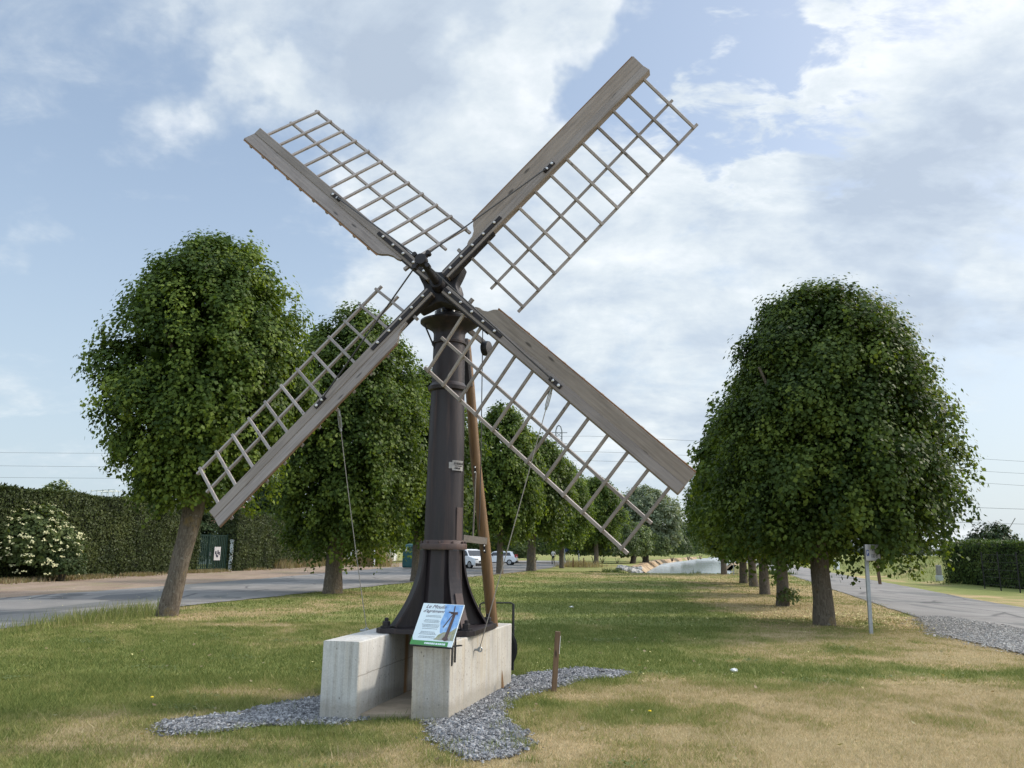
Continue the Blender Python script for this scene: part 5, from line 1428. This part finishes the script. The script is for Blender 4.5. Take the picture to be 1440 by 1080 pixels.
c2_ = gy(715, 792, 88); car((c2_[0]-1.05, 88), R(172), 'white parked hatchback seen from its left rear side, behind a lime trunk', False)

# ------------------------------------------------------------------ person
def person(loc, label):
    t = empty('person', loc, label, 'person'); t.rotation_euler.z = R(25)
    J = dict(pel=(0, 0, .93), wai=(0, 0, 1.08), che=(0, .0, 1.32), nck=(0, 0, 1.47), hd0=(0, .015, 1.56), hd1=(0, .01, 1.70),
        lsh=(-.17, 0, 1.40), lel=(-.23, -.03, 1.13), lwr=(-.20, .12, .95), lha=(-.19, .17, .88), rsh=(.17, 0, 1.40), rel=(.24, -.05, 1.14), rwr=(.25, .02, .90), rha=(.25, .05, .82),
        lhp=(-.09, 0, .90), lkn=(-.10, .12, .50), lan=(-.10, .04, .09), lto=(-.10, .19, .04), rhp=(.09, 0, .90), rkn=(.10, .03, .49), ran=(.10, -.15, .11), rto=(.10, -.02, .03))
    E = 'pel-wai wai-che che-nck nck-hd0 hd0-hd1 che-lsh lsh-lel lel-lwr lwr-lha che-rsh rsh-rel rel-rwr rwr-rha pel-lhp lhp-lkn lkn-lan lan-lto pel-rhp rhp-rkn rkn-ran ran-rto'.split()
    rad = dict(pel=.135, wai=.12, che=.135, nck=.055, hd0=.085, hd1=.085, sh=.065, el=.046, wr=.032, ha=.038, hp=.095, kn=.062, an=.045, to=.04)
    ks = list(J); me = bpy.data.meshes.new('body'); me.from_pydata([J[k] for k in ks], [tuple(ks.index(q) for q in e.split('-')) for e in E], [])
    o = bpy.data.objects.new('tmp', me); COL.objects.link(o)
    o.modifiers.new('s', 'SKIN'); sv = me.skin_vertices[0].data if me.skin_vertices else None
    if sv is None:
        bm = bmesh.new(); bm.from_mesh(me); bm.verts.layers.skin.verify(); bm.to_mesh(me); bm.free(); sv = me.skin_vertices[0].data
    for i, k in enumerate(ks):
        r_ = rad.get(k, rad.get(k[1:], .06)); sv[i].radius = (r_, r_*(.8 if k in ('pel', 'wai', 'che') else 1)); sv[i].use_root = (i == 0)
    ss = o.modifiers.new('u', 'SUBSURF'); ss.levels = 2; ss.render_levels = 2
    dg = bpy.context.evaluated_depsgraph_get(); m2 = bpy.data.meshes.new_from_object(o.evaluated_get(dg)); COL.objects.unlink(o); bpy.data.objects.remove(o)
    m2.name = 'body'; m2.materials.clear()
    for k in ('cloth_dark', 'cloth_white', 'skin'): m2.materials.append(MT[k])
    for p in m2.polygons:
        c = p.center; p.use_smooth = True
        p.material_index = 0 if c.z < .98 and abs(c.x) < .185 else (1 if c.z < 1.48 and not (abs(c.x) > .19 and c.z < 1.15) else 2)
    link(bpy.data.objects.new('body', m2), t)
    b = MB(); b.lathe([(.02, .13), (.07, .115), (.10, .07), (.107, .01), (.10, -.04)], (0, -.012, 1.66), 16, cap=True); obj('hair', b, MT['hair'], t, Vector((0, 0, 0)))
    b = MB(); b.box((0, .105, 1.60), (.022, .03, .035)); b.box((-.035, .09, 1.635), (.02, .015, .012)); b.box((.035, .09, 1.635), (.02, .015, .012)); b.box((0, .092, 1.555), (.04, .012, .01)); obj('face', b, MT['skin'], t, Vector((0, 0, 0)))
pp = gy(778, 792, 94); person((pp[0], 94, .02), 'person in a white top and dark trousers walking on the road under the trees')

# ------------------------------------------------------------------ pylon and lines
pyl = empty('electricity_pylon', (gy(786, 780, 420)[0], 420, 0), 'tall narrow steel lattice pylon far behind the left tree row', 'pylon')
cx = pyl.location.x; zt = gy(786, 598, 420)[2]
b = MB()
for sx in (-1, 1):
    b.tube([(cx+sx*1.7, 420, 0), (cx+sx*1.6, 420, zt-3), (cx+sx*1.0, 420, zt-.8), (cx, 420, zt)], .32, 6)
z = 1
while z < zt-6:
    b.tube([(cx-1.65, 420, z), (cx+1.65, 420, z+3)], .14, 5); b.tube([(cx+1.65, 420, z), (cx-1.65, 420, z+3)], .14, 5); z += 3
obj('mast', b, MT['wire'], pyl)
for zz_ in (zt-4, zt-10):
    b = MB(); b.tube([(cx-4.5, 420, zz_), (cx+4.5, 420, zz_)], .2, 6); obj('cross_arm', b, MT['wire'], pyl)
WL = ['uppermost', 'second', 'third', 'fourth', 'lowest']
WI = [[(-300, 634), (200, 638), (500, 634), (786, 611), (985, 620), (1200, 634), (1440, 649), (1700, 664)], [(-300, 652), (200, 657), (500, 654), (786, 633), (985, 641), (1200, 652), (1440, 666), (1700, 680)],
      [(-300, 669), (200, 673), (500, 670), (786, 646), (985, 653), (1200, 667), (1440, 683), (1700, 700)], [(500, 712), (786, 698), (960, 703), (1200, 708), (1440, 716)], [(500, 738), (786, 724), (960, 727), (1200, 731), (1440, 737)]]
for k, pts in enumerate(WI):
    b = MB(); pp_ = resample([gy(x, y, 400) for x, y in pts], 40, True); b.tube(list(pp_), 0.07 if k < 3 else .10, 5)
    tag(obj('power_line', b, MT['wire'], None, Vector(pp_[0])), WL[k]+' of the thin power lines crossing the sky behind the trees', 'power line', 'power lines')

# ------------------------------------------------------------------ gravel
def inpoly(x, y, poly):
    poly = np.asarray(poly); c = np.zeros(len(x), bool); j = len(poly)-1
    for i in range(len(poly)):
        xi, yi = poly[i]; xj, yj = poly[j]
        c ^= ((yi > y) != (yj > y)) & (x < (xj-xi)*(y-yi)/(yj-yi+1e-12)+xi); j = i
    return c
GA = [gz(x, y)[:2] for x, y in ((222, 1020), (260, 1013), (320, 1007), (380, 996), (449, 982), (505, 1000), (520, 1012), (470, 1021), (420, 1020), (350, 1023), (300, 1032), (240, 1036))]
GB_ = [gz(x, y)[:2] for x, y in ((604, 1016), (632, 1008), (676, 975), (718, 956), (760, 947), (820, 941), (878, 946), (876, 952), (815, 957), (770, 969), (722, 984), (702, 1000), (712, 1018), (734, 1036), (743, 1054), (722, 1066), (668, 1071), (624, 1052), (604, 1034))]
GS = [tuple(p) for p in SA]+[tuple(p) for p in SB[::-1]]
def gravel(name, poly, dens_, size, cols, label, zoff, fuzz=.0):
    poly = np.array(poly); lo, hi = poly.min(0)-.15, poly.max(0)+.15; area = (hi-lo).prod(); n = int(area*dens_); g = np.random.default_rng(len(poly))
    x = g.uniform(lo[0], hi[0], n); y = g.uniform(lo[1], hi[1], n)
    wx = x+(vnoise(x*6, y*6)-.5)*fuzz; wy = y+(vnoise(x*6+50, y*6)-.5)*fuzz; wx = wx+g.normal(0, fuzz*.38, n); wy = wy+g.normal(0, fuzz*.38, n)
    k = inpoly(wx, wy, poly); x, y = x[k], y[k]; n = len(x)
    # deformed octahedron-like stone: 6 verts, 8 tris
    base = np.array([(1, 0, 0), (-1, 0, 0), (0, 1, 0), (0, -1, 0), (0, 0, 1), (0, 0, -1)], float)
    tri = [(0, 2, 4), (2, 1, 4), (1, 3, 4), (3, 0, 4), (2, 0, 5), (1, 2, 5), (3, 1, 5), (0, 3, 5)]
    s = size*g.lognormal(0, .35, n)
    vv = base[None]*(s[:, None]*np.array([1.15, .85, .6])[None]*g.uniform(.7, 1.3, (n, 3)))[:, None, :]+g.normal(0, .16, (n, 6, 3))*s[:, None, None]
    a = g.random(n)*2*PI; ca, sa = np.cos(a), np.sin(a); t_ = g.uniform(-.5, .5, n); ct_, st_ = np.cos(t_), np.sin(t_)
    X_, Y_, Z_ = vv[..., 0], vv[..., 1], vv[..., 2]
    Y_, Z_ = Y_*ct_[:, None]-Z_*st_[:, None], Y_*st_[:, None]+Z_*ct_[:, None]
    X_, Y_ = X_*ca[:, None]-Y_*sa[:, None], X_*sa[:, None]+Y_*ca[:, None]
    vv = np.stack([X_+x[:, None], Y_+y[:, None], Z_+(zoff+s*.35+g.random(n)*size*.9)[:, None]], -1)
    T = vv[:, tri, :].reshape(-1, 3)
    me = polymesh(name, T, 3, cols, np.repeat(g.random(n), 8))
    return tag(link(bpy.data.objects.new(name, me)), label, 'gravel', None, 'stuff')
def gravelmat(name, a, b, c):
    t = NT(name); at = t.node('ShaderNodeAttribute', attribute_name='rnd'); col = t.ramp(at.outputs['Fac'], [(0, a), (.5, b), (1, c)])
    f = t.noise(t.coord(), 50, 3); col = t.mix(.4, col, t.ramp(f, [(.3, .3), (.7, .7)]), 'OVERLAY'); return t.out(col, .8, .3)
MT['slate'] = gravelmat('slate_gravel', (.065, .066, .069), (.155, .157, .163), (.33, .33, .33))
MT['lime_gravel'] = gravelmat('road_gravel', (.17, .16, .15), (.30, .285, .265), (.48, .46, .42))
gravel('slate_gravel', GA, 10500, .0105, MT['slate'], 'tapering tongue of blue grey gravel on the left of the pale block', .012, .12)
gravel('slate_gravel', GB_, 10500, .0105, MT['slate'], 'curved strip of blue grey gravel along the right block and past the stake', .012, .12)
gravel('road_gravel', GS, 1500, .0105, MT['lime_gravel'], 'loose pale gravel on the shoulder of the right road', .03, .5)
def bed(poly, name):
    b = bpy.data.meshes.new(name); p = np.array(poly); c = p.mean(0)
    b.from_pydata([(x, y, .010) for x, y in p], [], [tuple(range(len(p)))]); b.materials.append(MT['slatebed'])
    bm_up(b); struct(link(bpy.data.objects.new(name, b)))
MT['slatebed'] = basic('gravel_bed', (.10, .10, .105), (.05, .05, .05), 40, .95)
bed(GA, 'gravel_bed'); bed(GB_, 'gravel_bed')

# ------------------------------------------------------------------ grass
blk = [LBF, RBF, [(-1.42, 8.05), (-.93, 8.1), (-.4, 10.1), (-.95, 10.05)]]
NLa = np.array(NEARL); NRa = np.array(NR)
def grass_pts(n, y0, y1, seed):
    g = np.random.default_rng(seed)
    # uniform over the visible wedge (a bit wider than the frame)
    y = np.sqrt(g.uniform(y0**2, y1**2, n)); x = g.uniform(-.78, .80, n)*y
    jl = (fbm(y*1.3, y*0+3, 3)-.5)*.7+g.normal(0, .07, n); ok = (x > np.interp(y, NLa[:, 1], NLa[:, 0])+jl) & (x < np.interp(y, NRa[:, 1], NRa[:, 0])+jl)
    wx = x+(vnoise(x*7, y*7+9)-.5)*.22+g.normal(0, .03, n); wy = y+(vnoise(x*7+70, y*7)-.5)*.22+g.normal(0, .03, n)
    for q in blk: ok &= ~inpoly(x, y, q)
    for q in (GA, GB_): ok &= ~(inpoly(wx, wy, q) & (g.random(n) < .975))
    ok &= ~(inpoly(x, y, GS) & (g.random(n) < .93))
    return x[ok], y[ok]
def blades(name, x, y, h, wid, mat, label, seed, lean=.6, dryv=None):
    g = np.random.default_rng(seed); n = len(x); a = g.random(n)*2*PI
    z = height(x, y)
    tipo = np.stack([np.cos(a)*h*lean*g.uniform(.3, 1.3, n), np.sin(a)*h*lean*g.uniform(.3, 1.3, n), h], 1)
    b = g.random(n)*2*PI; sd = np.stack([np.cos(b), np.sin(b), 0*b], 1)*wid[:, None]/2
    P = np.stack([x, y, z-.004], 1)
    V_ = np.stack([P-sd, P+sd, P+tipo], 1).reshape(-1, 3)
    me = polymesh(name, V_, 3, mat, dryv)
    return tag(link(bpy.data.objects.new(name, me)), label, 'grass', None, 'stuff')
def grassmat():
    t = NT('grass_blades'); at = t.node('ShaderNodeAttribute', attribute_name='rnd')
    c = t.ramp(at.outputs['Fac'], [(0, (.108, .142, .036)), (.3, (.205, .232, .068)), (.5, (.29, .268, .10)), (.68, (.385, .318, .178)), (1, (.565, .465, .30))])
    t.out(c, .7, .15)
    tr = t.node('ShaderNodeBsdfTranslucent'); t.link(c, tr.inputs['Color'])
    ms = t.node('ShaderNodeMixShader'); ms.inputs[0].default_value = .3
    t.link(t.b.outputs[0], ms.inputs[1]); t.link(tr.outputs[0], ms.inputs[2]); t.link(ms.outputs[0], t.n['Material Output'].inputs['Surface'])
    return t.m
MT['grass'] = grassmat()
def mk(n, y0, y1, seed, hs_, ws, name, label):
    x, y = grass_pts(n, y0, y1, seed); g = np.random.default_rng(seed+1)
    d = dryness(x, y); d = d+.60*(fbm(x*5, y*4.5, 3)-.5)+.22*(fbm(x*14, y*12, 2)-.5)
    rn = np.clip(np.clip(d, 0, 1)*.72+g.normal(.10, .15, len(x)), 0, 1)
    h = hs_*g.uniform(.5, 1.35, len(x))*(1.15-.55*np.clip(d, 0, 1))*(.75+.5*fbm(x*1.2, y*1.2, 2))
    return blades(name, x, y, h, ws*g.uniform(.7, 1.3, len(x)), MT['grass'], label, seed+2, .9, rn)
mk(420000, 5.2, 10.5, 100, .042, .0065, 'lawn_grass', 'short patchy green and straw coloured grass in the foreground')
mk(14000, 5.2, 10.5, 105, .085, .009, 'grass_tufts', 'longer single blades standing above the short foreground grass')
mk(330000, 10.5, 18, 110, .045, .011, 'lawn_grass', 'short green grass around and behind the concrete blocks')
mk(150000, 18, 32, 120, .05, .02, 'lawn_grass', 'mown grass in the middle of the lawn under the trees')
mk(150000, 32, 64, 130, .055, .035, 'lawn_grass', 'mown grass on the far part of the lawn up to the canal')
# taller tufts: road edge near the leaning tree, block feet, gravel borders
g = np.random.default_rng(5)
def tuft(cx, cy, sx, sy, n): return g.normal(cx, sx, n), g.normal(cy, sy, n)
T = [tuft(-8.75, 18.6, .5, 1.0, 900), tuft(-9.1, 17.0, .25, 1.2, 900), tuft(-9.3, 20.4, .25, 1.0, 400)]
for q in range(60):
    p = gz(*[(240+260*g.random(), 1030+10*g.random()), (600+150*g.random(), 1045+30*g.random()), (690+60*g.random(), 985+70*g.random())][q % 3]); T.append(tuft(p[0], p[1], .04, .03, 26))
for q in range(40): p = gz(722+12*g.random(), 905+45*g.random()); T.append(tuft(p[0], p[1], .05, .05, 30))
xx = np.concatenate([a for a, b in T]); yy = np.concatenate([b for a, b in T]); hh2 = np.where(xx < -8, .26, .075)*g.uniform(.4, 1.3, len(xx))
blades('tall_grass', xx, yy, hh2, np.where(xx < -8, .014, .008), MT['grass'], 'taller grass tufts at the road edge and around the gravel', 9, .45, np.clip(g.normal(.25, .16, len(xx)), 0, 1))
# dry weeds along the hedge foot and at the hedge end
hx = np.array(HEDGE); n = 16000; yv = g.uniform(26, 80, n); xv = np.interp(yv, hx[:, 1], hx[:, 0])+np.abs(g.normal(0, .55, n))+.35-.9*(yv > 50)*0
dens_ok = fbm(yv*.5, xv*.3, 3) > .40; xv, yv = xv[dens_ok], yv[dens_ok]
blades('dry_weeds', xv, yv, np.where(yv > 60, .75, .22)*g.uniform(.3, 1.2, len(xv)), np.full(len(xv), .05), MT['straw'], 'dry straw coloured weeds along the foot of the left hedge', 10, .5, g.random(len(xv)))
pr_ = [gy(520, 790, 72)]; n = 1500; a = pr_[0]
blades('reed_clump', g.normal(a[0], .7, n), g.normal(73, .6, n), g.uniform(.6, 2.3, n), np.full(n, .07), MT['straw'], 'tall clump of dry pampas reeds left of the white post', 11, .3, g.random(n))
n = 2600; yv = g.uniform(62, 64, n); xv = g.uniform(6, 22, n)
blades('bank_weeds', xv, yv, np.where(vnoise(xv*.9, yv*0) > .72, .35, .10)*g.uniform(.3, 1.2, n), np.full(n, .06), MT['bush'], 'rough weeds along the near edge of the canal', 12, .5, g.random(n))
n = 1400
blades('dry_weeds', g.normal(7.0, .9, n), g.normal(82, 1.2, n), g.uniform(.2, .8, n), np.full(n, .07), MT['straw'], 'dry straw coloured weeds around the low rusty posts', 13, .4, g.random(n))
n = 9000; yv = g.uniform(44, 100, n); xv = np.interp(yv, RFAR[:, 1], RFAR[:, 0])+2.5+g.uniform(0, 22, n)
blades('bank_grass', xv, yv, g.uniform(.12, .36, n), np.full(n, .05), MT['grass'], 'long rough grass on the bank across the right road', 14, .6, np.clip(g.normal(.22, .15, n), 0, 1))
# fallen pale bracts under the right tree, flowers
n = 900; a = gz(1190, 868); xf = g.normal(a[0]+.2, 1.5, n); yf = g.normal(a[1]-.3, 1.6, n)
ok = (xf < np.interp(yf, NRa[:, 1], NRa[:, 0])-.3); xf, yf = xf[ok], yf[ok]
o_ = polymesh('fallen_bracts', leaf_quads(np.stack([xf, yf, np.full(len(xf), .035)], 1), unit(g.normal(0, .3, (len(xf), 3))+np.array([0, 0, 1])), unit(g.normal(0, 1, (len(xf), 3))*np.array([1, 1, .2])), g.uniform(.03, .06, len(xf)), .8), 4, MT['blossom'])
tag(link(bpy.data.objects.new('fallen_bracts', o_)), 'pale fallen lime bracts on the ground around the nearest right trunk', 'petals', None, 'stuff')
n = 240; yf = np.sqrt(g.uniform(64, 900, n)); xf = g.uniform(-.6, .45, n)*yf
o_ = polymesh('lawn_flowers', leaf_quads(np.stack([xf, yf, np.full(n, .04)], 1), unit(g.normal(0, .3, (n, 3))+np.array([0, -.3, 1])), unit(g.normal(0, 1, (n, 3))*np.array([1, 1, .2])), g.uniform(.018, .035, n), .9), 4, MT['blossom'])
tag(link(bpy.data.objects.new('lawn_flowers', o_)), 'tiny pale clover flowers dotted over the lawn', 'flowers', None, 'stuff')
ncl = 40; cyv = np.sqrt(g.uniform(36, 230, ncl)); cxv = g.uniform(-.62, .6, ncl)*cyv; m_ = 130
xf = np.repeat(cxv, m_)+g.normal(0, .16, ncl*m_); yf = np.repeat(cyv, m_)+g.normal(0, .13, ncl*m_)
ok = (xf > np.interp(yf, NLa[:, 1], NLa[:, 0])+.3) & (xf < np.interp(yf, NRa[:, 1], NRa[:, 0])-.3)
for q_ in blk: ok &= ~inpoly(xf, yf, q_)
for q_ in (GA, GB_): ok &= ~inpoly(xf, yf, q_)
ok &= dryness(xf, yf) < .45
xf, yf = xf[ok], yf[ok]; n = len(xf)
o_ = polymesh('clover', leaf_quads(np.stack([xf, yf, g.uniform(.015, .045, n)], 1), unit(g.normal(0, .35, (n, 3))+np.array([0, 0, 1])), unit(g.normal(0, 1, (n, 3))*np.array([1, 1, .2])), g.uniform(.018, .04, n), 1.0), 4, MT['palebush'], np.clip(g.normal(.8, .2, n), 0, 1))
tag(link(bpy.data.objects.new('clover', o_)), 'low patches of clover and plantain leaves in the lawn', 'weeds', None, 'stuff')
n = 420; yf = np.sqrt(g.uniform(36, 500, n)); xf = g.uniform(-.6, .6, n)*yf
ok = (xf > np.interp(yf, NLa[:, 1], NLa[:, 0])+.3) & (xf < np.interp(yf, NRa[:, 1], NRa[:, 0])-.3)
for q_ in blk: ok &= ~inpoly(xf, yf, q_)
xf, yf = xf[ok], yf[ok]; n = len(xf)
o_ = polymesh('fallen_leaves', leaf_quads(np.stack([xf, yf, np.full(n, .045)], 1), unit(g.normal(0, .4, (n, 3))+np.array([0, 0, 1])), unit(g.normal(0, 1, (n, 3))*np.array([1, 1, .2])), g.uniform(.03, .065, n), .8), 4, MT['straw'], g.random(n))
tag(link(bpy.data.objects.new('fallen_leaves', o_)), 'scattered dry fallen leaves lying on the lawn', 'leaves', None, 'stuff')
for px, py, lb in ((213, 988, 'single yellow dandelion left of the gravel tongue'), (914, 1008, 'single yellow dandelion on the dry right foreground')):
    p = gz(px, py); t = empty('dandelion', p, lb, 'flower'); b = MB(); b.tube([(p[0], p[1], 0), (p[0], p[1], .05)], .002, 5); obj('stem', b, MT['palebush'], t)
    b = MB(); b.lathe([(.004, .048), (.017, .054), (.012, .062), (.003, .064)], (p[0], p[1], 0), 12); obj('flower_head', b, MT['dandelion'], t)
